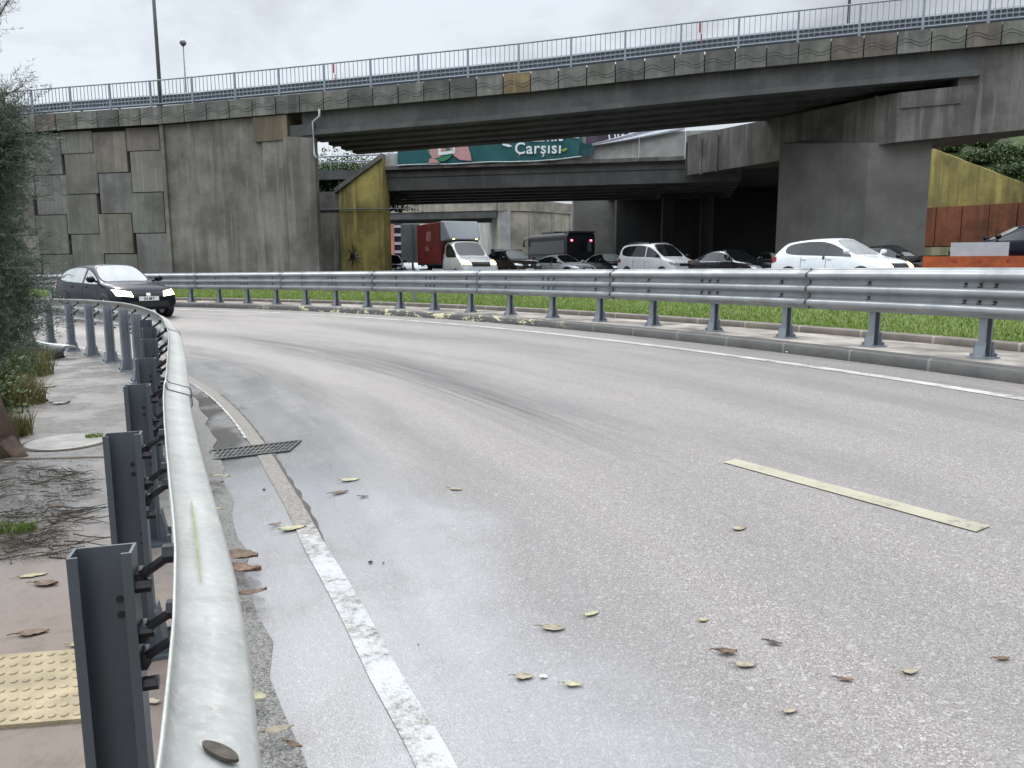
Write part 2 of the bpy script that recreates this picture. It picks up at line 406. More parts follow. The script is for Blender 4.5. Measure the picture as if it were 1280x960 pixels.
# inner side: kerb, paving, verge
sheet('kerb', -12, 92, 208, [lambda a: koff(a) + .01, lambda a: koff(a) + .005, lambda a: koff(a) - .12], lambda a, o: znear(a) - .10 if o > koff(a) + .0075 else znear(a) + .0, M['kerb_in'])
sheet('pavement', -12, 92, 208, [lambda a: koff(a) - .12, -7.75, -8.2, lambda a: -8.62], lambda a, o: znear(a) + .001, M['paving'])
def zverge(a, o):
    d = -8.6 - o
    return znear(a) - .02 + .10 * min(1, max(0, d) / .8) + .06 * math.sin(a * 3.1 + o * 2.3) * min(1, max(0, d))
sheet('verge', -12, 92, 260, [-8.6, -8.75, -8.9, -9.1, -9.4, -9.8, -10.4, -11.2, -12.5, -14, -17, -21, -26, -31], zverge, M['soil'])
# outer side: kerb, walkway, low inner kerb, grass, asphalt under the bridges
sheet('kerb', -12, 92, 208, [-.392, -.388, -.36, -.345, -.20], lambda a, o: zfar(a) - KERB - .02 if o < -.39 else zfar(a) - (.02 if o < -.38 else (.004 if o < -.35 else 0)), M['kerb_far'])
sheet('walkway', -12, 92, 208, [-.20, .2, .6, 1.0], lambda a, o: zfar(a) + .0, M['far_walk'])
sheet('kerb', -12, 92, 208, [1.0, 1.003, 1.02, 1.16, 1.18], lambda a, o: zfar(a) + (0 if o < 1.002 else (.075 if o < 1.01 else (.09 if o < 1.17 else .04))), M['kerb_in'])
def zgrass(a, o):
    t = min(1, max(0, (o - 1.17) / 5)); return zfar(a) + .05 + (0.62 - zfar(a) - .05) * t + .05 * math.sin(math.pi * t)
def zroad2(a, o): return .62
sheet('lawn', -12, 92, 208, np.linspace(1.17, 8, 14), zgrass, M['grass_ground'])
t_ = mk('underpass_asphalt', (.07, .07, .07), .6, 0, .3, .6, .3, 60, space='geo')
sheet('underpass_road', -12, 92, 104, [7.99, 10, 15, 25, 45, 80, 130], zroad2, t_)

# painted lines (sheets a few millimetres proud)
def strip(name, a0, a1, o0, o1, mat, lift=.005):
    n = max(4, int((a1 - a0) * 3))
    f = lambda o: (lambda a: o)
    return sheet(name, a0, a1, n, [o0, (o0 + o1) / 2, o1], lambda a, o: zroad(a, o) + lift, mat)
lofs = lambda a: IP(a, [8, 12, 17.2, 18.25, 21, 24, 26.5, 31.7, 35, 60], [-6.30, -6.40, -6.565, -6.63, -6.735, -6.77, -6.76, -6.70, -6.68, -6.66])
sheet('edge_line', 2, 80, 260, [lambda a: lofs(a) - .054, lofs, lambda a: lofs(a) + .054], lambda a, o: zroad(a, o) + .005, M['line_near'])
strip('edge_line', -8, 85, -1.02, -.90, M['line_far'])
# where the paint has gone a dark ragged seam is left along its outer edge
m = MB(); nn_ = 60
for i in range(nn_ + 1):
    a = 21.1 + (31.5 - 21.1) * i / nn_; w = (.016 if a < 26 else .010) * (1 + .4 * math.sin(i * 1.9) + .3 * math.sin(i * 4.7)) * min(1, i / 6 + .2)
    for o in (lofs(a) + .056 - w * .3, lofs(a) + .056 + w): m.v.append(tuple(P(a, o, zroad(a, o) + .0075)))
for i in range(nn_): m.f.append((2 * i, 2 * i + 1, 2 * i + 3, 2 * i + 2)); m.m.append(0)
struct(m.build('road_seam', mk('dark_seam', (.035, .032, .03), .7, 0, .4, 30)))
m = MB()
for i in range(nn_ + 1):
    a = 26.6 + 8 * i / nn_; w = .012 * (1 + .4 * math.sin(i * 2.3))
    for o in (lofs(a) - .056 - w, lofs(a) - .056 + w * .4): m.v.append(tuple(P(a, o, zroad(a, o) + .0075)))
for i in range(nn_): m.f.append((2 * i, 2 * i + 1, 2 * i + 3, 2 * i + 2)); m.m.append(0)
struct(m.build('line_remnant', M['line_far']))
# the lane dash in the middle: built straight, as painted
def dash(p, q, w0, w1):
    m = MB(); p = Vector(p); q = Vector(q); d = (q - p).normalized(); nrm = Vector((-d.y, d.x, 0)); uv = []
    N = 14
    for i in range(N + 1):
        c = p.lerp(q, i / N); w = (w0 + (w1 - w0) * i / N) / 2
        for s in (-1, 1):
            x = c + nrm * w * s; a, o = polar(x.x, x.y); m.v.append((x.x, x.y, zroad(a, o) + .006)); uv.append((i * .2, s))
    for i in range(N): m.f.append((2 * i, 2 * i + 2, 2 * i + 3, 2 * i + 1)); m.m.append(0)
    m.uv = uv; o = m.build('lane_dash', M['line_lane']); return struct(o)
dash((1.43, 4.98, 0), (2.26, 3.58, 0), .12, .12)

# ------------------------------------------------------------------ guardrails
def beam_profile(h, k, dep, n=None):
    n = n or (k * 12)
    pr = []
    for i in range(n + 1):
        z = h * i / n; c = .5 - .5 * math.cos(2 * math.pi * k * i / n)
        c = min(1, max(0, (c - .12) / .76)); c = c * c * (3 - 2 * c)
        pr.append((dep * c, z))
    return pr
def beam_mb(a0, a1, off, zf, top, h, k, dep, side, step=.35, jog=0.0, th=.004):
    """side=+1: ridges point to larger radius; -1: to smaller radius. off(a) = position of the back line"""
    pr = beam_profile(h, k, dep); n = max(2, int(abs(a1 - a0) / step)); m = MB()
    ring = [(x, z) for x, z in pr] + [(x - th, z) for x, z in reversed(pr)]
    L = len(ring)
    for i in range(n + 1):
        a = a0 + (a1 - a0) * i / n
        for x, z in ring:
            m.v.append(tuple(P(a, off(a) + side * (x + jog), zf(a) + top - h + z)))
    for i in range(n):
        for j in range(L):
            j2 = (j + 1) % L
            q = (i * L + j, i * L + j2, (i + 1) * L + j2, (i + 1) * L + j)
            m.f.append(q if side < 0 else q[::-1]); m.m.append(0)
    m.f.append(tuple(range(L))); m.m.append(0); m.f.append(tuple(range(n * L, n * L + L))); m.m.append(0)
    return m
def post_mb(a, off, z0, h, w=.12, d=.065, th=.006, lip=.02, flip=1):
    """lipped channel; opens towards smaller angle (towards the photographer)"""
    m = MB(); c = P(a, off, 0); R_, T_ = Ru(a), Tu(a) * flip
    prof = [(-w/2 + lip, -d), (-w/2, -d), (-w/2, 0), (w/2, 0), (w/2, -d), (w/2 - lip, -d)]
    inn = [(-w/2 + lip, -d + th), (-w/2 + th, -d + th), (-w/2 + th, -th), (w/2 - th, -th), (w/2 - th, -d + th), (w/2 - lip, -d + th)]
    vs = []
    for z in (z0, z0 + h):
        for x, y in prof + inn: p = c + R_ * x + T_ * y; vs.append((p.x, p.y, z))
    fs = []
    for i in range(5):
        fs += [(i, i + 1, 12 + i + 1, 12 + i), (6 + i + 1, 6 + i, 18 + i, 18 + i + 1), (12 + i, 12 + i + 1, 18 + i + 1, 18 + i)]
    fs += [(0, 6, 18, 12), (5, 17, 23, 11)]
    m.add(vs, fs); return m
def base_mb(a, off, z0, w=.12, far=False):
    m = MB(); R_, T_ = Ru(a), Tu(a); rz = math.atan2(R_.y, R_.x)
    c = P(a, off, z0 + .008) + T_ * -.03
    m.box(c, (w + .12, .20, .016), rz=rz)
    for s in (-1, 1):      # gusset and anchor bolts
        g = c + R_ * s * (w / 2 + .004)
        p0 = g + T_ * -.06; p1 = g + T_ * .06
        m.hexa([p0 - R_ * .004, p1 - R_ * .004, p1 + R_ * .004 + R_ * s * .03, p0 + R_ * .004 + R_ * s * .03],
               [p0 - R_ * .004 + Vector((0, 0, .16)), p1 - R_ * .004 + Vector((0, 0, .16)), p1 + R_ * .004 + Vector((0, 0, .16)), p0 + R_ * .004 + Vector((0, 0, .16))])
        for q in (-.07, .07):
            bp = c + R_ * s * (w / 2 + .035) + T_ * q
            m.tube([bp, bp + Vector((0, 0, .045))], .013, 6)
    return m

# near guardrail (inner side of the bend)
a_first = 16.63
gr = thing('guardrail', 'galvanised guardrail in the foreground along the pavement, with tall slate grey posts', 'guardrail', tuple(P(20, -7.1, 0)), None)
H1, D1 = .36, .098
da = 2.5
k0 = a_first - 2 * da
edges = [2.0, 7.0, 13.0, 20.4, 27.6, 35.2, 43, 51, 59, 67]
for i in range(len(edges) - 1):
    beam_mb(edges[i], edges[i + 1] + .22, nb, znear, .9, H1, 2, D1, 1, .3, jog=.004 if i % 2 else 0).build('beam', M['beam_near'], gr, smooth=True)
    j = edges[i + 1]
    if i < len(edges) - 2:
        for dj in (0.0, .3): 
            beam_mb(j + dj * (1.6 if j < 25 else 1), j + dj * (1.6 if j < 25 else 1) + .022, nb, znear, .902, H1, 2, D1 + .003, 1, .02, jog=.006).build('joint_strap', M['seam'], gr)
for i in range(-1, 22):
    a = a_first + da * i
    off = nb(a) - .062 - .075
    p = post_mb(a, off, znear(a), .82 if i < 4 else .84).build('post', M['post_near'] if i < 7 else M['post_far'], gr)
    base_mb(a, off, znear(a)).build('base_plate', M['post_near'] if i < 7 else M['post_far'], p)
    # spacer bracket arms between post and beam, with their bolts
    b = MB(); R_, T_ = Ru(a), Tu(a); zz = znear(a)
    for zc in (.68, .80) if i > 8 else (.60, .66, .78):
        c0 = P(a, off + .06, zz + zc - .03) - T_ * .03; c1 = P(a, nb(a) + .006, zz + zc + .04) - T_ * .09
        b.tube([c0, c1], .011, 6)
        b.tube([c0 - T_ * .02, c0 + T_ * .03], .02, 6); b.tube([c1 - R_ * .02, c1 + R_ * .004], .02, 6)
    for zc in (.52, .64, .74):
        q = P(a, off + .06, zz + zc) - T_ * .045; b.tube([q, q + R_ * .03], .015, 6)
    if i < 12: b.build('spacer_bracket', M['bolt'], p, smooth=False)
    if i < 6:
        for x, z in ((.02, .70), (.02, .665), (.035, .44), (.035, .405)):
            hm = MB(); q = P(a, off + x, zz + z) - T_ * .0065
            hm.tube([q, q - T_ * .002], .008, 8); hm.build('bolt_hole', M['black'], p)
# slot in the beam close to the lens
a_s, o_s = polar(-.285, .755)
t_rust = mk('rusty_slot', (.06, .05, .04), .7, .3, .4, 60)
# ------- far guardrail
fr = thing('guardrail', 'three-ridged galvanised guardrail sweeping round the outer kerb in front of the lawn', 'guardrail', tuple(P(30, 0, .45)), None)
H2, D2 = .50, .083
fb = lambda a: .04
daf = math.degrees(1.33 / RF)
af = 23.6
ks = [af - 10 * daf + daf * 3 * i - .35 * daf for i in range(0, 13)]
for i in range(len(ks) - 1):
    beam_mb(ks[i], ks[i + 1] + .2, fb, zfar, .905, H2, 3, D2, -1, .35, jog=.004 if i % 2 else 0).build('beam', M['beam_far'], fr, smooth=True)
    beam_mb(ks[i + 1] - .02, ks[i + 1] + .03, fb, zfar, .906, H2, 3, D2 + .002, -1, .02, jog=.005).build('joint_strap', M['seam'], fr)
for i in range(-8, 24):
    a = af + daf * i; z = zfar(a)
    p = post_mb(a, .115, z, .84, .11, .07).build('post', M['post_far'], fr)
    base_mb(a, .115, z, .11).build('base_plate', M['post_far'], p)
    for zz in (.905 - .165, .905 - .335):
        for dx in ((-.16, 0, .16) if i % 3 == 0 else (0,)):
            aa = a + math.degrees(dx / RF); c = P(aa, .03, z + zz); b = MB()
            b.box(c, (.02, .022, .022), rz=rad(aa)); b.box(c + Vector((0, 0, -.024)) + Ru(aa) * -.012, (.010, .05 if dx == 0 else .03, .010), rz=rad(aa))
            b.build('bolt', M['bolt'], p)

# ------------------------------------------------------------------ the overpass (axis slopes towards the camera on the right)
BS = -.227
BD = Vector((1, BS, 0)).normalized()        # along the deck
BN = Vector((-BD.y, BD.x, 0))               # away from the camera
RD = Vector((-.39, .92, 0)).normalized()    # along the traffic below, away from the camera
def B(x, back=0.0, z=0.0, a0=32.8):         # point on the facade line at abscissa x, 'back' metres behind it
    p = Vector((x, a0 + BS * x, 0)) + BN * back; p.z = z; return p
def zdk(x): return IP(x, [-40, -21.6, -15.8, -8.15, .92, 7.37, 14, 18, 40], [8.1, 8.5, 8.55, 8.77, 9.08, 9.42, 9.68, 9.82, 10.5])
ov = thing('overpass_bridge', 'nearer concrete overpass with wave-patterned edge panels crossing above the traffic', 'bridge', (0, 33, 0))
XA, XC = -8.55, 14.2                         # abutment edge, pier cap corner
def slab(m, x0, x1, b0, b1, zt, zb, n=1):
    for i in range(n):
        xa = x0 + (x1 - x0) * i / n; xb = x0 + (x1 - x0) * (i + 1) / n
        q = lambda f: [B(xa, b0, f(xa)), B(xb, b0, f(xb)), B(xb, b1, f(xb)), B(xa, b1, f(xa))]
        m.hexa(q(zb), q(zt))
# deck slab
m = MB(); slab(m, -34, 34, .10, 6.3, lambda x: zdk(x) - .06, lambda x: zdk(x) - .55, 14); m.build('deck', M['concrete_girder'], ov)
# edge panels, each with its two wave grooves
x = -30.0; i = 0
pick = random.Random(4)
while x < 30:
    w = 1.10; g = .022; xa, xb = x + g, x + w - g
    m = MB(); zt = lambda q: zdk(q); hh = .76
    sh = pick.uniform(-.012, .012); bk = -.02 + sh
    m.hexa([B(xa, bk, zt(xa) - hh), B(xb, bk, zt(xb) - hh), B(xb, .10, zt(xb) - hh), B(xa, .10, zt(xa) - hh)],
           [B(xa, bk, zt(xa)), B(xb, bk, zt(xb)), B(xb, .10, zt(xb)), B(xa, .10, zt(xa))])
    kind = pick.choices([0, 1, 2, 4], [5, 3, 3, 1])[0]
    if -.85 < x < .3: kind = 3
    p = m.build('edge_panel', M['fascia'][kind], ov)
    wv = MB()
    for ph, zc in ((0, .30), (.2, .42)):
        pts = [B(xa + (xb - xa) * t / 14, bk - .004, zt(xa + (xb - xa) * t / 14) - hh + zc + .09 * math.sin(2 * math.pi * t / 14 + ph)) for t in range(15)]
        wv.tube(pts, .014, 5)
    if -26 < x < 22: wv.build('wave_relief', M['fascia'][1], p)
    x += w; i += 1
# longitudinal girders, the outer one with a pale bottom flange
for k, b in enumerate((.42, 1.75, 3.1, 4.45, 5.75)):
    m = MB()
    gb = lambda x: zdk(x) - 1.72
    slab(m, XA - .6, XC + 2.6, b - .14, b + .14, lambda x: zdk(x) - .5, gb, 6)
    slab(m, XA - .6, XC + 2.6, b - .33, b + .33, lambda x: gb(x) + .20, lambda x: gb(x) - .002, 6)
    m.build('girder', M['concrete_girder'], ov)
m = MB()
for f in (.0, .33, .66, 1.0):
    xx = XA + .6 + (XC - XA - 1.2) * f; slab(m, xx - .15, xx + .15, .60, 5.7, lambda x: zdk(x) - .5, lambda x: zdk(x) - 1.45)
m.build('cross_beam', M['concrete_girder'], ov)

# abutment: cast wall, then the interlocking panel wall with the fill behind it
ab = thing('abutment_wall', 'stained cast concrete abutment wall under the left end of the nearer overpass', 'abutment', tuple(B(-12, 0, .3)))
m = MB()
slab(m, -15.9, -9.9, .25, 1.6, lambda x: zdk(x) - .77, lambda x: -.7, 2); m.build('wall', M['concrete_abut'], ab)
m = MB(); slab(m, -11.0, XA, .12, .40, lambda x: zdk(x) - 1.85, lambda x: -.7); m.build('front_wall', M['concrete_abut'], ab)
m = MB()   # return wall, runs back along the road below
q0 = B(XA, .10); q1 = q0 + RD * 7.0; tw = Vector((-RD.y, RD.x, 0)) * 1.2
m.hexa([q0 + Vector((0, 0, -.7)), q1 + Vector((0, 0, -.7)), q1 + tw + Vector((0, 0, -.7)), q0 + tw + Vector((0, 0, -.7))],
       [q0 + Vector((0, 0, 6.9)), q1 + Vector((0, 0, 6.9)), q1 + tw + Vector((0, 0, 6.9)), q0 + tw + Vector((0, 0, 6.9))])
m.build('return_wall', M['concrete_abut'], ab)
m = MB(); slab(m, -11.35, -9.75, .06, .9, lambda x: zdk(x) - .80, lambda x: zdk(x) - 1.84); m.build('mortar_patch', M['tan_patch'], ab)
m = MB(); slab(m, -9.70, XA, .16, .42, lambda x: zdk(x) - 1.25, lambda x: zdk(x) - 1.86); m.build('bearing_shelf', M['concrete_girder'], ab)
m = MB(); slab(m, -15.98, -15.80, .12, .4, lambda x: zdk(x) - .77, lambda x: -.7); m.build('pilaster', M['concrete_abut'], ab)
dp = MB()
zp = zdk(XA)
dp.tube([B(XA + .35, -.02, zp - .70), B(XA + .35, -.03, zp - 1.0), B(XA + .06, -.05, zp - 1.22), B(XA + .04, -.05, zp - 2.55), B(XA + .14, -.05, zp - 2.72)], .055, 8)
tag(dp.build('drain_pipe', mk('pale_pvc_pipe', (.42, .44, .46), .5, 0, .2, 3), smooth=True), 'pale plastic drain pipe with an elbow at the corner of the abutment', 'pipe')

rw = thing('retaining_wall', 'retaining wall of interlocking concrete panels behind the dark oncoming car', 'retaining wall', tuple(B(-20, 0, .3)))
m = MB(); slab(m, -36, -15.95, .42, 6.2, lambda x: zdk(x) - .62, lambda x: -.7, 4); m.build('fill_core', M['concrete_dark'], rw)
pick = random.Random(11)
PW, PH = 1.72, 1.86
col = 0; xr = -16.02
while xr > -34:
    xl = xr - (PW if col % 2 == 0 else PW * 1.02)
    base = -.75 - (0 if col % 2 == 0 else PH / 2)
    for r in range(6):
        z0 = base + r * PH; z1 = z0 + PH
        if z1 < -.6: continue
        top = zdk((xl + xr) / 2) - .80; z0 = max(z0, -.7)
        if z0 > top - .12: continue
        jog = .07 if r % 2 == 0 else -.07
        mt = pick.choices([0, 1, 2, 4], [4, 4, 2, 3])[0]
        if z1 > top: z1 = top; mt = 3 if col in (1, 3) else mt
        sh = pick.uniform(-.025, .02)
        m = MB(); xa, xb = xl + .022 + jog * (1 if col % 2 else -1), xr - .022 + jog * (1 if col % 2 else -1) * -1
        xa, xb = xl + .022 - jog, xr - .022 - jog
        za, zb = z0 + .02, z1 - .02
        # cruciform arms at mid height interlock with the neighbours
        m.hexa([B(xa, .24 + sh, za), B(xb, .24 + sh, za), B(xb, .43, za), B(xa, .43, za)], [B(xa, .24 + sh, zb), B(xb, .24 + sh, zb), B(xb, .43, zb), B(xa, .43, zb)])
        m.build('wall_panel', M['panel'][mt], rw)
    xr = xl; col += 1

# pier cap and wall pier, both following the traffic below
cap = thing('bridge_pier', 'massive concrete wall pier with a long overhanging cap behind the white hatchback', 'pier', tuple(B(16, 3, .5)))
c0 = B(XC, 0.22); q = lambda p, z: Vector((p.x, p.y, z))
RDc = Vector((9.2 - c0.x, 42.0 - c0.y, 0)).normalized()
c1 = c0 + RDc * 13.2
zc_b = lambda p: 5.86; 
fx = BD
e0 = c0 + fx * 8.5; e1 = c1 + fx * 8.5
m = MB()
m.hexa([q(c0, 5.86), q(e0, 6.42), q(e1, 6.6), q(c1, 6.05)], [q(c0, 7.62), q(e0, 8.15), q(e1, 8.6), q(c1, 8.05)])
m.build('cap_beam', M['concrete_cap'], cap)
m = MB(); bw0 = B(16.15, .30); bw1 = B(24, .30)
m.hexa([q(bw0, 7.55), q(bw1, 8.0), q(bw1 + BN * 5.2, 8.0), q(bw0 + BN * 5.2, 7.7)], [q(bw0, zdk(16.1) - .74), q(bw1, zdk(24) - .74), q(bw1 + BN * 5.2, zdk(24) - .74), q(bw0 + BN * 5.2, zdk(16) - .74)])
m.build('back_wall', M['concrete_cap'], cap)
m = MB()   # a shallow step in the cap face
s0 = c0 + fx * .08 - BN * .05; s1 = c0 + fx * 2.1 - BN * .05
m.hexa([q(s0, 7.05), q(s1, 7.14), q(s1 + BN * .1, 7.14), q(s0 + BN * .1, 7.05)], [q(s0, 7.60), q(s1, 7.74), q(s1 + BN * .1, 7.74), q(s0 + BN * .1, 7.60)])
m.build('cap_step', M['concrete_cap'], cap)
for t_r in (1.0, 10.6, 11.9, 13.2):
    m = MB(); r0 = c0 + RDc * (t_r - .05) ; r1 = c0 + RDc * (t_r + .05); o_ = Vector((-RDc.y, RDc.x, 0)) * .05
    m.hexa([q(r0 + o_, 5.95), q(r0 - o_, 5.95), q(r1 - o_, 5.95), q(r1 + o_, 5.95)], [q(r0 + o_, 7.7), q(r0 - o_, 7.7), q(r1 - o_, 7.7), q(r1 + o_, 7.7)])
    m.build('rib', M['concrete_cap'], cap)
# wall pier: side face towards the traffic, end face towards the camera
def PX(px, Y): return ((px - 640) / 970 * (Y * math.cos(rad(8.675)) + .2), Y)
pa = Vector((*PX(1075, 30.6), 0)); pb = Vector((*PX(1151, 30.0), 0)); pc = pa + Vector((PX(967, 34.3)[0] - pa.x, 34.3 - pa.y, 0))
pd = pb + (pc - pa)
m = MB(); m.hexa([q(pa, -.7), q(pb, -.7), q(pd, -.7), q(pc, -.7)], [q(pa, 5.95), q(pb, 6.05), q(pd, 6.7), q(pc, 6.5)])
m.build('wall', M['concrete_pier'], cap)

# bridge railing: posts, rails, bars; then the guardrail and the lamp posts on the deck
br = thing('bridge_railing', 'grey steel railing with thin upright bars along the edge of the nearer overpass', 'railing', tuple(B(0, 0, 9)))
xs = [-33 + 2.08 * i for i in range(31)]
for i, x in enumerate(xs):
    p = B(x, .22); z0 = zdk(x) - .05
    mp = MB(); mp.box((p.x, p.y, z0 + .62), (.075, .085, 1.24), rz=math.atan2(BD.y, BD.x))
    mp.box((p.x, p.y, z0 + .06), (.16, .16, .02), rz=math.atan2(BD.y, BD.x)); mp.build('post', M['rail_grey'], br)
    if i == len(xs) - 1: break
    x1 = xs[i + 1]; b = MB()
    for zz, r in ((1.22, .032), (.20, .022)):
        b.tube([B(x, .22, zdk(x) - .05 + zz), B(x1, .22, zdk(x1) - .05 + zz)], r, 6)
    for k in range(1, 11):
        xx = x + (x1 - x) * k / 11; z = zdk(xx) - .05
        b.box(tuple(B(xx, .22, z + .71)), (.022, .022, 1.02), rz=math.atan2(BD.y, BD.x))
    b.build('railing_bay', M['rail_grey'], br)
for xr_, lab in ((-7.55, 'red reflector strip on the bridge railing above the abutment'), (7.2, 'red reflector strip on the bridge railing right of the middle')):
    m = MB(); p = B(xr_, .12); m.box((p.x, p.y, zdk(xr_) + .92), (.075, .012, .36), rz=math.atan2(BD.y, BD.x))
    m.box((p.x + .05, p.y, zdk(xr_) + .55), (.045, .012, .30), rz=math.atan2(BD.y, BD.x))
    tag(m.build('reflector_strip', mk('red_reflector', (.36, .05, .06), .4, 0, .2, 6)), lab, 'reflector')
bg = thing('guardrail', 'dark galvanised guardrail on the overpass deck seen through the railing bars', 'guardrail', tuple(B(0, 1.3, 9)))
mt_bg = galv('galvanised_deck', (.20, .225, .255), .5, .4, .3)
pr = beam_profile(.50, 3, .083, 24)
for bi in range(8):
    x0, x1 = -34 + bi * 8.3, -34 + bi * 8.3 + 8.36; m = MB()
    for xx in np.linspace(x0, x1, 5):
        for d, z in pr + [(d - .006, z) for d, z in reversed(pr)]:
            m.v.append(tuple(B(xx, 1.35 - d, zdk(xx) + .34 + z)))
    L = 2 * len(pr)
    for i in range(4):
        for j in range(L):
            m.f.append((i * L + j, i * L + (j + 1) % L, (i + 1) * L + (j + 1) % L, (i + 1) * L + j)); m.m.append(0)
    m.build('beam', mt_bg, bg, smooth=True)
for i in range(33):
    x = -33.3 + i * 2.05; p = B(x, 1.45); m = MB(); m.box((p.x, p.y, zdk(x) + .38), (.1, .07, .88), rz=math.atan2(BD.y, BD.x)); m.build('post', M['rail_grey'], bg)
mt_pole = mk('lamp_pole_steel', (.16, .165, .17), .45, .5, .2, 2)
def lamp_post(x, back, h, lab, r, arm=True, globe=False):
    p = B(x, back, zdk(x) - .06); t = thing('street_lamp', lab, 'street lamp', tuple(p))
    m = MB(); m.tube([p, p + Vector((0, 0, h * .5)), p + Vector((0, 0, h))], [r, r * .85, r * .6], 10); m.build('pole', mt_pole, t, smooth=True)
    m = MB(); m.box(tuple(p + Vector((0, 0, .03))), (.32, .32, .06)); m.build('base_plate', mt_pole, t)
    if arm:
        m = MB(); tp = p + Vector((0, 0, h)); m.tube([tp - Vector((0, 0, .1)), tp + BN * .5 + Vector((0, 0, .35)), tp + BN * 1.6 + Vector((0, 0, .5))], .04, 8); m.build('arm', mt_pole, t, smooth=True)
        m = MB(); m.box(tuple(tp + BN * 1.95 + Vector((0, 0, .5))), (.26, .7, .12), rz=math.atan2(BD.y, BD.x)); m.build('lamp_head', mt_pole, t)
    if globe:
        m = MB(); tp = p + Vector((0, 0, h))
        m.tube([tp + Vector((0, 0, z)) for z in (-.06, .03, .12, .22, .28)], [.06, .15, .18, .12, .03], 10); m.build('lamp_head', mt_pole, t, smooth=True)
lamp_post(-16.25, .75, 9.5, 'tall street lamp pole on the left end of the overpass rising out of the picture', .09)
lamp_post(-18.2, 5.6, 4.3, 'short pole with a round head standing behind the tall street lamp pole', .045, False, True)
lamp_post(12.65, 1.9, 8.5, 'dark slim lamp pole behind the bridge railing at the upper right', .06)

# ------------------------------------------------------------------ second bridge with the banners
def B2(x, back=0.0, z=0.0): 
    p = Vector((x, 44.25 + BS * x, 0)) + BN * back; p.z = z; return p
def slab2(m, x0, x1, b0, b1, zt, zb): m.hexa([B2(x0, b0, zb), B2(x1, b0, zb), B2(x1, b1, zb), B2(x0, b1, zb)], [B2(x0, b0, zt), B2(x1, b0, zt), B2(x1, b1, zt), B2(x0, b1, zt)])
b2 = thing('road_bridge', 'second concrete bridge with a pale parapet and banners, behind the nearer overpass', 'bridge', tuple(B2(1, 0, 6)))
m = MB(); slab2(m, -15, 15, .25, 11.2, 6.95, 6.45); m.build('deck', M['concrete_girder'], b2)
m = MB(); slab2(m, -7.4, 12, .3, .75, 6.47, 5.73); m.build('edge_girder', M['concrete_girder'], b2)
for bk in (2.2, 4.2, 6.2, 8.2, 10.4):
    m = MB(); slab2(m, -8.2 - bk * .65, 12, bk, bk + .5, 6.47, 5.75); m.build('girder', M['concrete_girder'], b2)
x = -7.3
while x < 11:
    w = 2.35; m = MB(); slab2(m, x + .012, x + w - .012, .0, .27, 7.06, 6.86); m.build('edge_stone', M['concrete_cap'], b2)
    m = MB(); slab2(m, x + .012, x + w - .012, .10, .30, 8.35 if x > -6.6 else 7.75, 7.065); m.build('parapet', M['concrete_pale'], b2); x += w
m = MB()
for zz in (7.45, 7.78): m.tube([B2(-24, .4, zz), B2(-6.3, .4, zz)], .045, 6)
for i in range(10): m.box(tuple(B2(-24 + i * 1.9, .4, 7.3)), (.07, .07, 1.0))
tag(m.build('bridge_railing', M['rail_grey']), 'low tube railing at the left end of the second bridge above the bushes', 'railing')
# left wing wall, painted yellow, with its sloping coping
ww = thing('wing_wall', 'yellow painted wing wall with a sloping concrete coping and a black graffiti spider', 'wall', tuple(B2(-8.7, 0, .6)))
def W(x, back, z): 
    p = Vector((x, 43.9 + BS * x, 0)) + BN * back; p.z = z; return p
m = MB(); L_, R_x, zl, zr = -10.0, -7.32, 5.70, 7.45
m.hexa([W(L_, 0, -.7), W(R_x, 0, -.7), W(R_x, 1.0, -.7), W(L_, 1.0, -.7)], [W(L_, 0, zl), W(R_x, 0, zr), W(R_x, 1.0, zr), W(L_, 1.0, zl)])
m.build('wall', M['yellow_wall'], ww)
m = MB(); m.hexa([W(L_ - .22, -.14, zl - .12), W(R_x, -.14, zr + .003), W(R_x, 1.1, zr + .003), W(L_ - .22, 1.1, zl - .12)], [W(L_ - .22, -.14, zl + .17), W(R_x, -.14, zr + .28), W(R_x, 1.1, zr + .28), W(L_ - .22, 1.1, zl + .17)])
m.build('coping', M['concrete_cap'], ww)
g = MB(); cx_, cz_ = -9.28, 1.95; pk = random.Random(3)
def gp(dx, dz): return W(cx_ + dx, -.012, cz_ + dz)
ring = [gp(.17 * math.cos(t) * pk.uniform(.8, 1.1), .20 * math.sin(t) * pk.uniform(.8, 1.1)) for t in np.linspace(0, 2 * math.pi, 13)[:-1]]
g.add(ring + [p_ + BN * .02 for p_ in ring], [tuple(range(12))] + [(i, (i + 1) % 12, 12 + (i + 1) % 12, 12 + i) for i in range(12)])
for dx, dz in ((-.28, .45), (-.02, .75), (.18, .6), (.38, .2), (.45, -.35), (.28, -.62), (-.12, -.55), (-.35, -.2), (.52, -.1)):
    g.tube([gp(dx * .25, dz * .25), gp(dx * .6 + .06, dz * .65), gp(dx, dz)], [.035, .028, .012], 5)
g.build('graffiti', M['black'], ww)
lw = thing('low_wall', 'low streaked concrete wall with a ledge between the abutment and the yellow wing wall', 'wall', tuple(W(-11, .5, .5)))
m = MB(); m.hexa([W(-16, .30, -.7), W(-10.02, .30, -.7), W(-10.02, .9, -.7), W(-16, .9, -.7)], [W(-16, .30, 4.62), W(-10.02, .30, 4.62), W(-10.02, .9, 4.62), W(-16, .9, 4.62)]); m.build('wall', M['concrete_abut'], lw)
m = MB(); m.hexa([W(-16, .20, 4.65), W(-10.02, .20, 4.65), W(-10.02, .9, 4.65), W(-16, .9, 4.65)], [W(-16, .20, 5.72), W(-10.02, .20, 5.72), W(-10.02, .9, 5.72), W(-16, .9, 5.72)]); m.build('upper_course', M['concrete_cap'], lw)
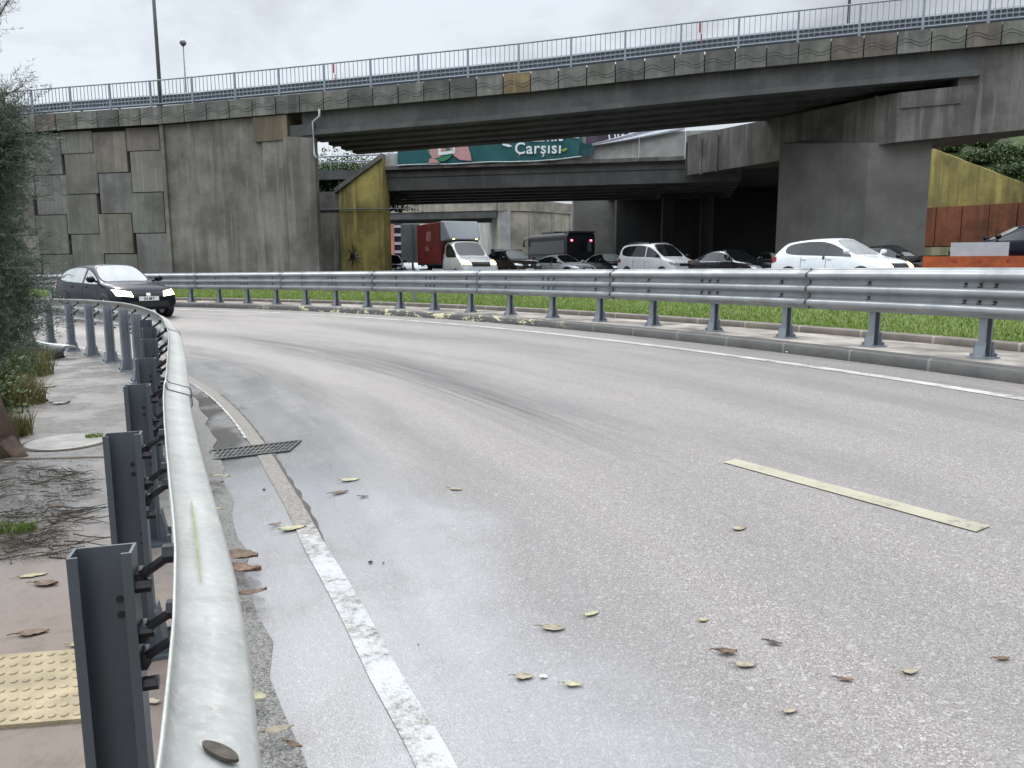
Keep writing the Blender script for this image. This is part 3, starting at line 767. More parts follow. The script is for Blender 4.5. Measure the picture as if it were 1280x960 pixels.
m = MB(); m.tube([W(-14, -.10, 4.72), W(-9, -.10, 4.66), W(-6.0, -.10, 4.62)], .035, 6)
tag(m.build('cable_conduit', M['dark_steel']), 'thin dark conduit running across the yellow wing wall', 'pipe')
# bridge two: left jamb, right wall pier, dark back wall
m = MB(); j0 = B2(-7.45, .5); j1 = j0 + RD * 11.5; m.hexa([q(j0, -.7), q(j1, -.7), q(j1 - BD * 1.4, -.7), q(j0 - BD * 1.4, -.7)], [q(j0, 5.9), q(j1, 5.9), q(j1 - BD * 1.4, 5.9), q(j0 - BD * 1.4, 5.9)]); m.build('abutment', M['concrete_pier'], b2)
m = MB(); m.hexa([Vector((4.9, 62.5, -.7)), Vector((9.2, 61.6, -.7)), Vector((9.2, 64, -.7)), Vector((4.9, 64, -.7))], [Vector((4.9, 62.5, 7.2)), Vector((9.2, 61.6, 7.2)), Vector((9.2, 64, 7.2)), Vector((4.9, 64, 7.2))])
tag(m.build('concrete_wall', M['concrete_pier']), 'grey concrete wall end behind the dark coach under the second bridge', 'wall')
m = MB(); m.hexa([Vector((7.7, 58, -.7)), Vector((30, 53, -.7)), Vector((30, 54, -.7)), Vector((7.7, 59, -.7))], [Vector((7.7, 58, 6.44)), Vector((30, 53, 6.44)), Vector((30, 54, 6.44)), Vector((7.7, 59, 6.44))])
tag(m.build('underpass_wall', M['concrete_dark']), 'wall at the back of the underpass, its shade put into the black colour', 'wall')
m = MB()
for zt, zb, y0, y1 in ((6.9, 6.46, 54, 75),): m.hexa([Vector((7.5, y0, zb)), Vector((20, y0 - 3, zb)), Vector((20, y1, zb)), Vector((7.5, y1, zb))], [Vector((7.5, y0, zt)), Vector((20, y0 - 3, zt)), Vector((20, y1, zt)), Vector((7.5, y1, zt))])
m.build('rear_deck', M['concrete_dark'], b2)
for k, (xx, yy) in enumerate(((9.9, 50.0), (12.2, 49.4))):
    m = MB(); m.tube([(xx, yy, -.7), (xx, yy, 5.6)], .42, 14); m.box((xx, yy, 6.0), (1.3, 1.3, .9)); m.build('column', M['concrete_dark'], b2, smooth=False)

# banners
def cloth(name, pts_fn, nu, nv, mat, th=.012):
    m = MB()
    for i in range(nu + 1):
        for j in range(nv + 1): m.v.append(tuple(pts_fn(i / nu, j / nv)))
    for i in range(nu):
        for j in range(nv):
            k = i * (nv + 1) + j; m.f.append((k, k + nv + 1, k + nv + 2, k + 1)); m.m.append(0)
    N0 = len(m.v); m.v += [tuple(Vector(p) + BN * th) for p in m.v]
    m.f += [tuple(i + N0 for i in f[::-1]) for f in list(m.f)]; m.m += [0] * (len(m.f) - len(m.m))
    return m
mt_teal = mk('teal_banner_cloth', (.006, .085, .09), .6, 0, .25, .8)
bn = thing('banner', 'teal cloth banner with pink hands and white lettering hung on the second bridge', 'banner', tuple(B2(0, 0, 7.8)))
bx0, bx1 = -6.45, 3.85
def bpt(u, v):
    x = bx0 + (bx1 - bx0) * u
    sag = .05 * math.sin(u * math.pi * 5) * (1 - v)
    zb = 7.07 + (.0 if u < .86 else (u - .86) * 1.0) + sag * .4
    zt = 9.0 if u < .9 else 9.0 - (u - .9) * 3.0
    return B2(x, -.05 - .035 * math.sin(u * 40 + v * 3) * (.3 + u), zb + (zt - zb) * v)
cloth('cloth', bpt, 60, 10, mt_teal).build('cloth', mt_teal, bn, smooth=True)
m = MB(); m.tube([bpt(u, 0) - BN * .02 for u in np.linspace(0, 1, 40)], .035, 5); m.build('hem', mk('banner_hem', (.45, .50, .50), .6), bn)
def flat(name, poly, mat, back, parent):
    if name in ('hand', 'card', 'leaf_disc'): poly = [(-3.6 + (x_ + 3.0) * .6, z_) for x_, z_ in poly]
    m = MB(); n = len(poly); a = [B2(x, back, z) for x, z in poly]
    m.add(a + [p_ + BN * .008 for p_ in a], [tuple(range(n)), tuple(range(2 * n - 1, n - 1, -1))] + [(i, (i + 1) % n, n + (i + 1) % n, n + i) for i in range(n)])
    m.build(name, mat, parent)
pink = mk('banner_pink', (.50, .27, .27), .6, 0, .1); gg = mk('banner_green', (.035, .20, .10), .6, 0, .2); wh = mk('banner_white', (.72, .76, .78), .6, 0, .05)
def ell(cx, cz, rx, rz, a0=0, a1=360, n=20): return [(cx + rx * math.cos(rad(t)), cz + rz * math.sin(rad(t))) for t in np.linspace(a0, a1, n)][:n - (1 if a1 - a0 == 360 else 0)]
flat('leaf_disc', ell(-3.5, 8.25, 1.45, 1.05), gg, -.115, bn)
flat('hand', [(-4.45, 8.9), (-4.0, 8.75), (-3.8, 8.2), (-3.0, 8.0), (-3.05, 7.75), (-3.6, 7.45), (-4.3, 7.35), (-4.6, 7.7)], pink, -.135, bn)
flat('hand', [(-2.75, 8.15), (-2.0, 8.55), (-1.4, 8.5), (-1.0, 8.1), (-.7, 7.5), (-.6, 7.18), (-1.7, 7.25), (-2.3, 7.5), (-2.75, 7.95)], pink, -.135, bn)
flat('hand', [(-4.75, 7.15), (-3.6, 7.12), (-3.9, 7.3), (-4.55, 7.42)], pink, -.135, bn)
for poly in ([(x_, z_ - .42) for x_, z_ in pl_] for pl_ in ([(-3.75, 7.95), (-2.15, 8.05), (-2.15, 8.2), (-3.75, 8.12)], [(-3.75, 8.12), (-3.5, 8.13), (-3.5, 8.9), (-3.75, 8.9)], [(-3.3, 8.4), (-2.5, 8.45), (-2.5, 8.56), (-3.3, 8.52)], [(-2.35, 8.1), (-2.15, 8.2), (-2.15, 8.9), (-2.35, 8.9)])): flat('card', poly, wh, -.15, bn)
def tw_(body, size, sp):
    c = bpy.data.curves.new('t', 'FONT'); c.body = body; c.size = size; c.space_character = sp
    o = bpy.data.objects.new('t', c); COL.objects.link(o); bpy.context.view_layer.update(); w = o.dimensions.x; bpy.data.objects.remove(o); return w
def text(body, x, z, size, mat, back, parent, tilt=0.0, name='lettering', bold=.006, fn=None, rot=None, sp=1.0):
    c = bpy.data.curves.new(name, 'FONT'); c.body = body; c.size = size; c.extrude = .004; c.offset = bold; c.space_character = sp
    o = bpy.data.objects.new(name, c); COL.objects.link(o); bpy.context.view_layer.update()
    me = bpy.data.meshes.new_from_object(o.evaluated_get(bpy.context.evaluated_depsgraph_get()))
    bpy.data.objects.remove(o); me.materials.clear(); me.materials.append(mat)
    R_ = Matrix(((BD.x, 0, -BN.x), (BD.y, 0, -BN.y), (0, 1, 0))).to_4x4() if rot is None else rot
    p = B2(x, back, z) if fn is None else fn
    me.transform(Matrix.Translation(p - WO[parent.name]) @ R_ @ Matrix.Rotation(tilt, 4, 'Z'))
    return link(name, me, parent)
text('Çarsısı', .22, 7.47, .86, wh, -.13, bn, rad(-1), bold=.014, sp=1.1)
m = MB(); xc = .22 + tw_('Çar', .86, 1.1) + .5 * (tw_('Çars', .86, 1.1) - tw_('Çar', .86, 1.1)) + .03
m.tube([B2(xc, -.135, 7.45), B2(xc + .02, -.135, 7.38), B2(xc + .07, -.135, 7.33), B2(xc - .05, -.135, 7.27)], .035, 6); m.build('cedilla', wh, bn)
text('İzmit', 1.0, 8.10, .86, wh, -.13, bn, rad(-1), bold=.014)
flat('bird', [(-.5, 8.06), (-.1, 8.0), (.1, 7.88), (-.1, 7.84), (-.4, 7.94)], wh, -.13, bn)
text('İz', 3.28, 8.2, .5, wh, -.16, bn, rad(-4), bold=.01)
flat('leaf_print', [(2.7, 7.55), (3.0, 7.7), (3.1, 7.62), (2.9, 7.5)], mk('banner_lime', (.25, .35, .06), .6), -.14, bn)
fo = MB(); fo.add([B2(3.75, -.17, 7.95), B2(4.55, -.2, 7.72), B2(4.45, -.22, 7.25), B2(4.0, -.17, 7.2), B2(3.7, -.13, 7.45)] + [B2(3.75, -.12, 7.95), B2(4.55, -.15, 7.72), B2(4.45, -.17, 7.25), B2(4.0, -.12, 7.2), B2(3.7, -.08, 7.45)],
       [(0, 1, 2, 3, 4), (9, 8, 7, 6, 5)] + [(i, (i + 1) % 5, 5 + (i + 1) % 5, 5 + i) for i in range(5)]); fo.build('folded_corner', mk('teal_back', (.004, .05, .055), .6), bn)
tb = thing('torn_banner', 'torn dark purple banner with white letters sagging off the parapet', 'banner', tuple(B2(6, 0, 8)))
mt_pur = mk('purple_banner', (.05, .035, .06), .6, 0, .4, 1.2)
def tpt(u, v):
    x = 4.05 + 4.95 * u; zb = 7.80 + .80 * max(0, u - .15) ** 1.1; zt = 9.2
    return B2(x, -.07 - .03 * math.sin(u * 25 + v * 5), zb + (zt - zb) * v)
cloth('cloth', tpt, 30, 8, mt_pur).build('cloth', mt_pur, tb, smooth=True)
def fpt(u, v):
    x = 4.4 + 4.7 * u; zc = 7.74 + .62 * u ** 1.15; w = .10 + .55 * u
    return B2(x, -.16 - .06 * math.sin(v * 9), zc + w * v)
mt_sheet = mk('pale_sheet', (.62, .63, .70), .45, 0, .12, 1.5)
cloth('folded_sheet', fpt, 24, 8, mt_sheet).build('folded_sheet', mt_sheet, tb, smooth=True)
text('LİG SA', 5.25, 7.98, .52, wh, -.15, tb, rad(9), bold=.016)

# ------------------------------------------------------------------ third (ramp) bridge, far wall, buildings beyond
r3 = thing('ramp_bridge', 'far beige curved ramp bridge seen under the second bridge above the red truck', 'bridge', (0, 75, 0))
def hb(m, p0, p1, th, z0a, z0b, z1a, z1b):
    d = (Vector(p1) - Vector(p0)).normalized(); n = Vector((-d.y, d.x, 0)) * th; a = Vector((*p0, 0)); b = Vector((*p1, 0)); n = Vector((n.x, n.y, 0))
    if n.y < 0: n = -n
    m.hexa([q(a, z0a), q(b, z0b), q(b + n, z0b), q(a + n, z0a)], [q(a, z1a), q(b, z1b), q(b + n, z1b), q(a + n, z1a)])
def P2(px, Y): return PX(px, Y)
def hb(m, p0, p1, th, z0a, z0b, z1a, z1b):
    a = Vector((p0[0], p0[1], 0)); b = Vector((p1[0], p1[1], 0)); d = (b - a).normalized(); n = Vector((-d.y, d.x, 0)) * th
    if n.y < 0: n = -n
    m.hexa([q(a, z0a), q(b, z0b), q(b + n, z0b), q(a + n, z0a)], [q(a, z1a), q(b, z1b), q(b + n, z1b), q(a + n, z1a)])
m = MB(); hb(m, P2(440, 79), P2(622, 74), 5, 6.55, 6.5, 7.5, 7.45); m.build('parapet', M['concrete_beige'], r3)
m = MB(); hb(m, (P2(440, 79)[0], 79.1), (P2(622, 74)[0], 74.1), 1.0, 5.95, 5.85, 6.56, 6.51); m.build('girder', M['concrete_girder'], r3)
m = MB(); hb(m, (P2(440, 82)[0], 82.1), (P2(622, 78)[0], 78.1), 1.0, 5.75, 5.65, 6.56, 6.51); m.build('girder', M['concrete_girder'], r3)
m = MB(); hb(m, P2(626, 73.5), P2(596, 90), -.01 + 1, -.7, -.7, 6.5, 7.0); m.build('pier_side', M['concrete_pale'], r3)
arc = [P2(626, 73.5), P2(662, 74.5), P2(690, 76.5), P2(712, 79), P2(735, 83)]
for i in range(4):
    m = MB(); hb(m, (arc[i][0] + .04, arc[i][1]), (arc[i + 1][0] - .02, arc[i + 1][1]), 1.0, -.7, -.7, 6.42, 6.42); m.build('curved_wall', M['concrete_beige'], r3)
    m = MB(); hb(m, (arc[i][0], arc[i][1] - .15), (arc[i + 1][0], arc[i + 1][1] - .15), 1.3, 6.44, 6.44, 7.45, 7.45 - .02 * i); m.build('parapet', M['concrete_beige'], r3)
def building(name, lab, px0, px1, Y, z0, z1, wallmat, nx, nz, glass, frame, cat='building', dep=8):
    x0, x1 = P2(px0, Y)[0], P2(px1, Y)[0]; t = thing(name, lab, cat, ((x0 + x1) / 2, Y, z0))
    m = MB(); m.box(((x0 + x1) / 2, Y + dep / 2, (z0 + z1) / 2), (x1 - x0, dep, z1 - z0)); m.build('wall', wallmat, t)
    m = MB(); m.box(((x0 + x1) / 2, Y + dep / 2, z1 + .15), (x1 - x0 + .4, dep + .4, .3)); m.build('roof', frame, t)
    w = (x1 - x0) / nx; h = (z1 - z0) / nz
    for i in range(nx):
        for j in range(nz):
            cxw, cz = x0 + (i + .5) * w, z0 + (j + .5) * h
            m = MB(); m.box((cxw, Y - .03, cz), (w * .86, .08, h * .8)); f = m.build('window', frame, t)
            m = MB(); m.box((cxw, Y - .05, cz), (w * .78, .07, h * .68)); m.build('pane', glass, f)
bl_glass = mk('blue_dark_glazing', (.012, .02, .05), .1, 0, .2, .3); white_fr = mk('white_facade_frame', (.6, .62, .64), .6, 0, .1, .3)
building('office_building', 'office block with dark blue glazing and white frames beyond the ramp bridge', 484, 507, 130, 1.0, 12, white_fr, 1, 8, bl_glass, white_fr)
building('shop_building', 'narrow building with red and white front beside the yellow wing wall', 474, 485, 120, 1.5, 11, mk('red_white_front', (.45, .16, .10), .6, 0, .5, .25), 1, 5, white_fr, white_fr)
building('apartment_building', 'pale low building with dark shop windows behind the road sign', 507, 560, 150, 1.0, 12.3, mk('pale_render', (.50, .47, .43), .7, 0, .2, .2), 4, 4, mk('dark_window', (.06, .055, .06), .2), white_fr)
building('warehouse_building', 'long pale building far beyond the underpass opening', 560, 660, 170, .8, 14.5, mk('pale_warehouse', (.5, .5, .48), .7, 0, .2, .1), 8, 3, mk('dim_window', (.12, .13, .14), .3), white_fr)
# road sign seen from the back
sx, sy = P2(514, 60); sg = thing('road_sign', 'grey back of a large road sign on a post beside the red box truck', 'road sign', (sx, sy, .62))
m = MB(); m.box((sx + .05, sy, 3.1), (1.5, .04, 2.9), rz=-.2); m.build('panel', mk('sign_back_grey', (.20, .24, .23), .5, .3, .15, .8), sg)
m = MB(); m.tube([(sx + .2, sy - .1, .62), (sx + .2, sy - .1, 4.45)], .085, 8); m.build('post', mk('sign_post_blue_grey', (.12, .15, .19), .5, .3, .1), sg)
# right retaining wall: yellow above, rust red panels, pale plinth
rt = thing('retaining_wall', 'yellow retaining wall with rust red panels below it at the right edge under the overpass', 'retaining wall', (23, 42, .6))
w0 = Vector((22.0, 44.6, 0)); w1 = Vector((29.0, 36.6, 0)); dW = (w1 - w0).normalized(); nW = Vector((-dW.y, dW.x, 0)); nW = nW if nW.y > 0 else -nW
wq = lambda t, b, z: q(w0 + dW * t + nW * b, z)
LW = (w1 - w0).length; ex = -6
m = MB(); zt0, zt1 = 7.9, 4.25
f_t = lambda t: max(4.6, 7.69 - .49 * (t - 1.14))
tm = 7.3
for ta, tb in ((ex, tm), (tm, LW)): m.hexa([wq(ta, .1, 4.45), wq(tb, .1, 4.45), wq(tb, .8, 4.45), wq(ta, .8, 4.45)], [wq(ta, .1, f_t(ta)), wq(tb, .1, f_t(tb)), wq(tb, .8, f_t(tb)), wq(ta, .8, f_t(ta))])
m.build('upper_wall', M['yellow_wall'], rt)
t = ex
while t < LW - .1:
    m = MB(); m.hexa([wq(t + .02, .0, 2.35), wq(t + 1.28, .0, 2.35), wq(t + 1.28, .3, 2.35), wq(t + .02, .3, 2.35)], [wq(t + .02, .0, 4.44), wq(t + 1.28, .0, 4.44), wq(t + 1.28, .3, 4.44), wq(t + .02, .3, 4.44)])
    m.build('wall_panel', M['rust'], rt); t += 1.3
m = MB(); m.hexa([wq(ex, .12, -.7), wq(LW, .12, -.7), wq(LW, .8, -.7), wq(ex, .8, -.7)], [wq(ex, .12, 4.4), wq(LW, .12, 4.4), wq(LW, .8, 4.4), wq(ex, .8, 4.4)]); m.build('backing', M['concrete_dark'], rt)
m = MB(); m.hexa([wq(ex, -.05, 1.85), wq(LW, -.05, 1.85), wq(LW, .11, 1.85), wq(ex, .11, 1.85)], [wq(ex, -.05, 2.30), wq(LW, -.05, 2.30), wq(LW, .11, 2.30), wq(ex, .11, 2.30)]); m.build('plinth', concrete('olive_plinth', (.33, .31, .19), .6, seed=40), rt)
# grassy bank above the wall
m = MB(); bk = []
nb_ = 14
for i in range(nb_ + 1):
    for j in range(7):
        tt = ex + (LW + 6 - ex) * i / nb_; b_ = .75 + j * 1.6
        m.v.append(tuple(wq(tt, b_, f_t(min(tt, LW)) - .05 + .62 * j * (1 + .15 * math.sin(i * 1.7 + j))))); 
for i in range(nb_):
    for j in range(6):
        k = i * 7 + j; m.f.append((k, k + 7, k + 8, k + 1)); m.m.append(0)
M['bank'] = mk('bank_undergrowth', (.035, .055, .014), .9, 0, .6, 1.6, .9, 12, space='geo')
struct(m.build('grass_bank', M['bank'], smooth=True))

# ------------------------------------------------------------------ vehicles
# a body is lofted from stations (x as a fraction of the length from the tail, underside, belt line, top, width and top-width factors)
ST = {
 'hatch': [(-.50, .45, .78, .82, .84, .78), (-.485, .32, .92, .99, .95, .86), (-.468, .28, 1.02, 1.08, .99, .84), (-.39, .26, 1.02, 1.47, 1, .67), (-.17, .25, .99, 1.55, 1, .69),
           (.03, .25, .96, 1.545, 1, .68), (.24, .25, .93, 1.00, 1, .83), (.37, .26, .88, .94, .99, .79), (.455, .27, .78, .83, .95, .74), (.49, .28, .66, .72, .88, .70), (.50, .32, .56, .60, .82, .66)],
 'suv': [(-.50, .46, .82, .88, .84, .78), (-.488, .34, .98, 1.06, .95, .86), (-.472, .30, 1.06, 1.13, .99, .84), (-.41, .28, 1.07, 1.50, 1, .68), (-.19, .27, 1.04, 1.60, 1, .70),
         (.03, .27, 1.01, 1.595, 1, .69), (.215, .27, .99, 1.07, 1, .84), (.36, .28, .95, 1.03, .99, .82), (.455, .29, .86, .93, .96, .78), (.492, .30, .72, .79, .90, .74), (.50, .34, .58, .62, .84, .70)],
 'sedan': [(-.50, .42, .78, .84, .84, .76), (-.488, .32, .88, .96, .94, .84), (-.45, .27, .93, 1.01, .98, .82), (-.33, .25, .93, 1.06, 1, .80), (-.17, .25, .92, 1.40, 1, .66),
           (.02, .25, .91, 1.45, 1, .67), (.21, .25, .89, .96, 1, .83), (.36, .26, .85, .91, .99, .79), (.455, .27, .75, .81, .95, .74), (.49, .28, .64, .70, .88, .70), (.50, .32, .54, .58, .82, .66)],
 'mpv': [(-.50, .45, .90, 1.0, .90, .84), (-.492, .32, 1.05, 1.15, .97, .88), (-.484, .30, 1.12, 1.24, .99, .88), (-.46, .29, 1.13, 1.76, 1, .76), (-.20, .28, 1.10, 1.80, 1, .78),
         (.07, .28, 1.07, 1.78, 1, .77), (.29, .28, 1.03, 1.11, 1, .84), (.39, .28, .97, 1.04, .99, .80), (.46, .29, .84, .92, .95, .76), (.49, .30, .68, .76, .89, .72), (.50, .34, .56, .60, .84, .68)],
 'van': [(-.50, .45, .95, 1.9, .93, .82), (-.496, .40, 1.0, 2.0, .98, .84), (-.49, .40, 1.05, 2.04, .99, .84), (-.47, .40, 1.1, 2.06, 1, .84), (-.12, .40, 1.12, 2.06, 1, .84),
         (.03, .40, 1.14, 2.02, 1, .80), (.24, .38, 1.16, 1.24, 1, .86), (.36, .36, 1.06, 1.14, .99, .83), (.455, .34, .94, 1.0, .96, .78), (.49, .34, .74, .80, .92, .74), (.50, .36, .56, .62, .86, .70)],
}
def car_body(kind, L, Wd, Hh):
    st = ST[kind]; H0 = max(s[3] for s in st); kz = Hh / H0
    bm = bmesh.new(); rings = []
    for (x, zb, ze, zt, w, wt) in st:
        hw = Wd / 2; zb, ze, zt = zb * kz, ze * kz, zt * kz; zm = zb + (ze - zb) * .55
        wb = w * .965 if zt - ze > .2 else w * .93
        half = [(0, zb), (.80 * w * hw, zb), (.965 * w * hw, zb + .10), (w * hw, zm), (wb * hw, ze), (wt * hw, zt - .05 * (1 if zt - ze > .2 else .3)), (wt * hw * .60, zt), (0, zt + .012)]
        ring = [(-y, z) for y, z in half[:0:-1]][::-1] if False else None
        pts = [(y, z) for y, z in half] + [(-y, z) for y, z in half[-2:0:-1]]
        rings.append([bm.verts.new((x * L, y, z)) for y, z in pts])
    n = len(rings[0])  # 14
    faces = {}
    for i in range(len(rings) - 1):
        for j in range(n):
            f = bm.faces.new((rings[i][j], rings[i + 1][j], rings[i + 1][(j + 1) % n], rings[i][(j + 1) % n])); faces[i, j] = f
    for ring, fl in ((rings[0], 0), (rings[-1], 1)):
        for j in range(0, 7):
            a, b, c, d = ring[j], ring[j + 1], ring[(n - j - 1) % n], ring[(n - j) % n]
            vs = []
            for v in (a, b, c, d):
                if v not in vs: vs.append(v)
            if len(vs) >= 3: bm.faces.new(vs if not fl else vs[::-1])
    bmesh.ops.recalc_face_normals(bm, faces=bm.faces)
    def cut(fs, th, mi, depth=-.004):
        fs = [f for f in fs if f.is_valid]
        bmesh.ops.inset_region(bm, faces=fs, thickness=th, depth=depth, use_even_offset=True, use_boundary=True)
        for f in fs: f.material_index = mi
    S_ = 4; S2 = 9       # side glass strips (left j=4, right j=9)
    for j in (S_, S2):
        if kind == 'van': cut([faces[4, j], faces[5, j]], .045, 1)
        elif kind == 'mpv': cut([faces[3, j], faces[4, j], faces[5, j]], .05, 1); cut([faces[2, j]], .03, 0)
        else: cut([faces[3, j], faces[4, j], faces[5, j]], .035, 1)
    cut([faces[5, j] for j in (5, 6, 7, 8)], .05, 2)
    if kind == 'sedan': cut([faces[3, j] for j in (5, 6, 7, 8)], .06, 3)
    elif kind != 'van': cut([faces[2, j] for j in (5, 6, 7, 8)], .06, 3)
    cl = bm.edges.layers.float.get('crease_edge') or bm.edges.layers.float.new('crease_edge')
    for e in bm.edges:
        if len(e.link_faces) == 2 and e.link_faces[0].material_index != e.link_faces[1].material_index: e[cl] = .85
    me = bpy.data.meshes.new('tmp'); bm.to_mesh(me); bm.free()
    ob = bpy.data.objects.new('tmp', me); COL.objects.link(ob)
    md = ob.modifiers.new('s', 'SUBSURF'); md.levels = 2; md.render_levels = 2
    dg = bpy.context.evaluated_depsgraph_get(); ev = ob.evaluated_get(dg); out = bpy.data.meshes.new_from_object(ev)
    bpy.data.objects.remove(ob)
    V = np.empty(len(out.vertices) * 3, dtype=np.float32); out.vertices.foreach_get('co', V); V = V.reshape(-1, 3)
    polys = [(tuple(p.vertices), p.material_index) for p in out.polygons]
    return V, polys
class Conform:
    def __init__(s, V, polys): s.t = BVHTree.FromPolygons([tuple(map(float, v)) for v in V], [p for p, _ in polys]); 
    def hit(s, axis, sign, a, b):
        """axis 'x': ray along x at (y=a, z=b); axis 'y': ray along y at (x=a, z=b)"""
        o, d = (Vector((sign * 9, a, b)), Vector((-sign, 0, 0))) if axis == 'x' else ((Vector((a, sign * 9, b)), Vector((0, -sign, 0))) if axis == 'y' else (Vector((a, b, 9)), Vector((0, 0, -1))))
        h = s.t.ray_cast(o, d)
        return (h[0], h[1]) if h[0] is not None else (None, None)
    def patch(s, m, axis, sign, poly, nu=6, nv=4, lift=.006):
        """poly: 4 corners (a, b) in the projection plane; builds a skin that follows the body"""
        (a0, b0), (a1, b1), (a2, b2_), (a3, b3) = poly; g = {}
        for i in range(nu + 1):
            for j in range(nv + 1):
                u, v = i / nu, j / nv
                a = (a0 * (1 - u) + a1 * u) * (1 - v) + (a3 * (1 - u) + a2 * u) * v
                b = (b0 * (1 - u) + b1 * u) * (1 - v) + (b3 * (1 - u) + b2_ * u) * v
                h, nrm = s.hit(axis, sign, a, b)
                if h is not None: g[i, j] = len(m.v); m.v.append(tuple(h + nrm * lift if nrm.dot(h - Vector((0, 0, .7))) > -9 else h))
        for i in range(nu):
            for j in range(nv):
                k = [(i, j), (i + 1, j), (i + 1, j + 1), (i, j + 1)]
                if all(t in g for t in k): m.f.append(tuple(g[t] for t in k)); m.m.append(0)
    def disc(s, m, axis, sign, ca, cb, r0, r1, t0=0, t1=180, n=16, lift=.006):
        g = {}
        for i in range(n + 1):
            t = rad(t0 + (t1 - t0) * i / n)
            for j, r in enumerate(np.linspace(r0, r1, 4)):
                h, nrm = s.hit(axis, sign, ca + r * math.cos(t), cb + r * math.sin(t))
                if h is not None: g[i, j] = len(m.v); m.v.append(tuple(h + nrm * lift))
        for i in range(n):
            for j in range(3):
                k = [(i, j), (i + 1, j), (i + 1, j + 1), (i, j + 1)]
                if all(t in g for t in k): m.f.append(tuple(g[t] for t in k)); m.m.append(0)
def wheel(root, x, y, r, w=.21):
    s = 1 if y > 0 else -1; m = MB(); n = 28
    prof = [(-w / 2, r * .62), (-w / 2, r * .93), (-w / 2 + .03, r), (w / 2 - .03, r), (w / 2, r * .93), (w / 2 - .01, r * .64)]
    for k in range(n):
        t = 2 * math.pi * k / n
        for (yy, rr) in prof: m.v.append((x + rr * math.cos(t), y + yy * s, r + rr * math.sin(t)))
    L = len(prof)
    for k in range(n):
        for j in range(L - 1): m.f.append((k * L + j, k * L + j + 1, ((k + 1) % n) * L + j + 1, ((k + 1) % n) * L + j)); m.m.append(0)
    wo = m.build('wheel', M['tyre'], root, smooth=True, local=True)
    m = MB(); c = (x, y + s * (w / 2 - .035), r)
    m.tube([(x, y - s * .08, r), (x, y + s * (w / 2 - .06), r)], r * .64, 20)
    for k in range(5):
        t = 2 * math.pi * k / 5 + .3
        m.box((x + math.cos(t) * r * .34, y + s * (w / 2 - .04), r + math.sin(t) * r * .34), (r * .58, .03, .075), M=Matrix.Rotation(-t, 3, 'Y'))
    m.tube([(x, y, r), (x, y + s * (w / 2 - .015), r)], r * .17, 10)
    m.build('rim', M['rim'], wo, local=True)
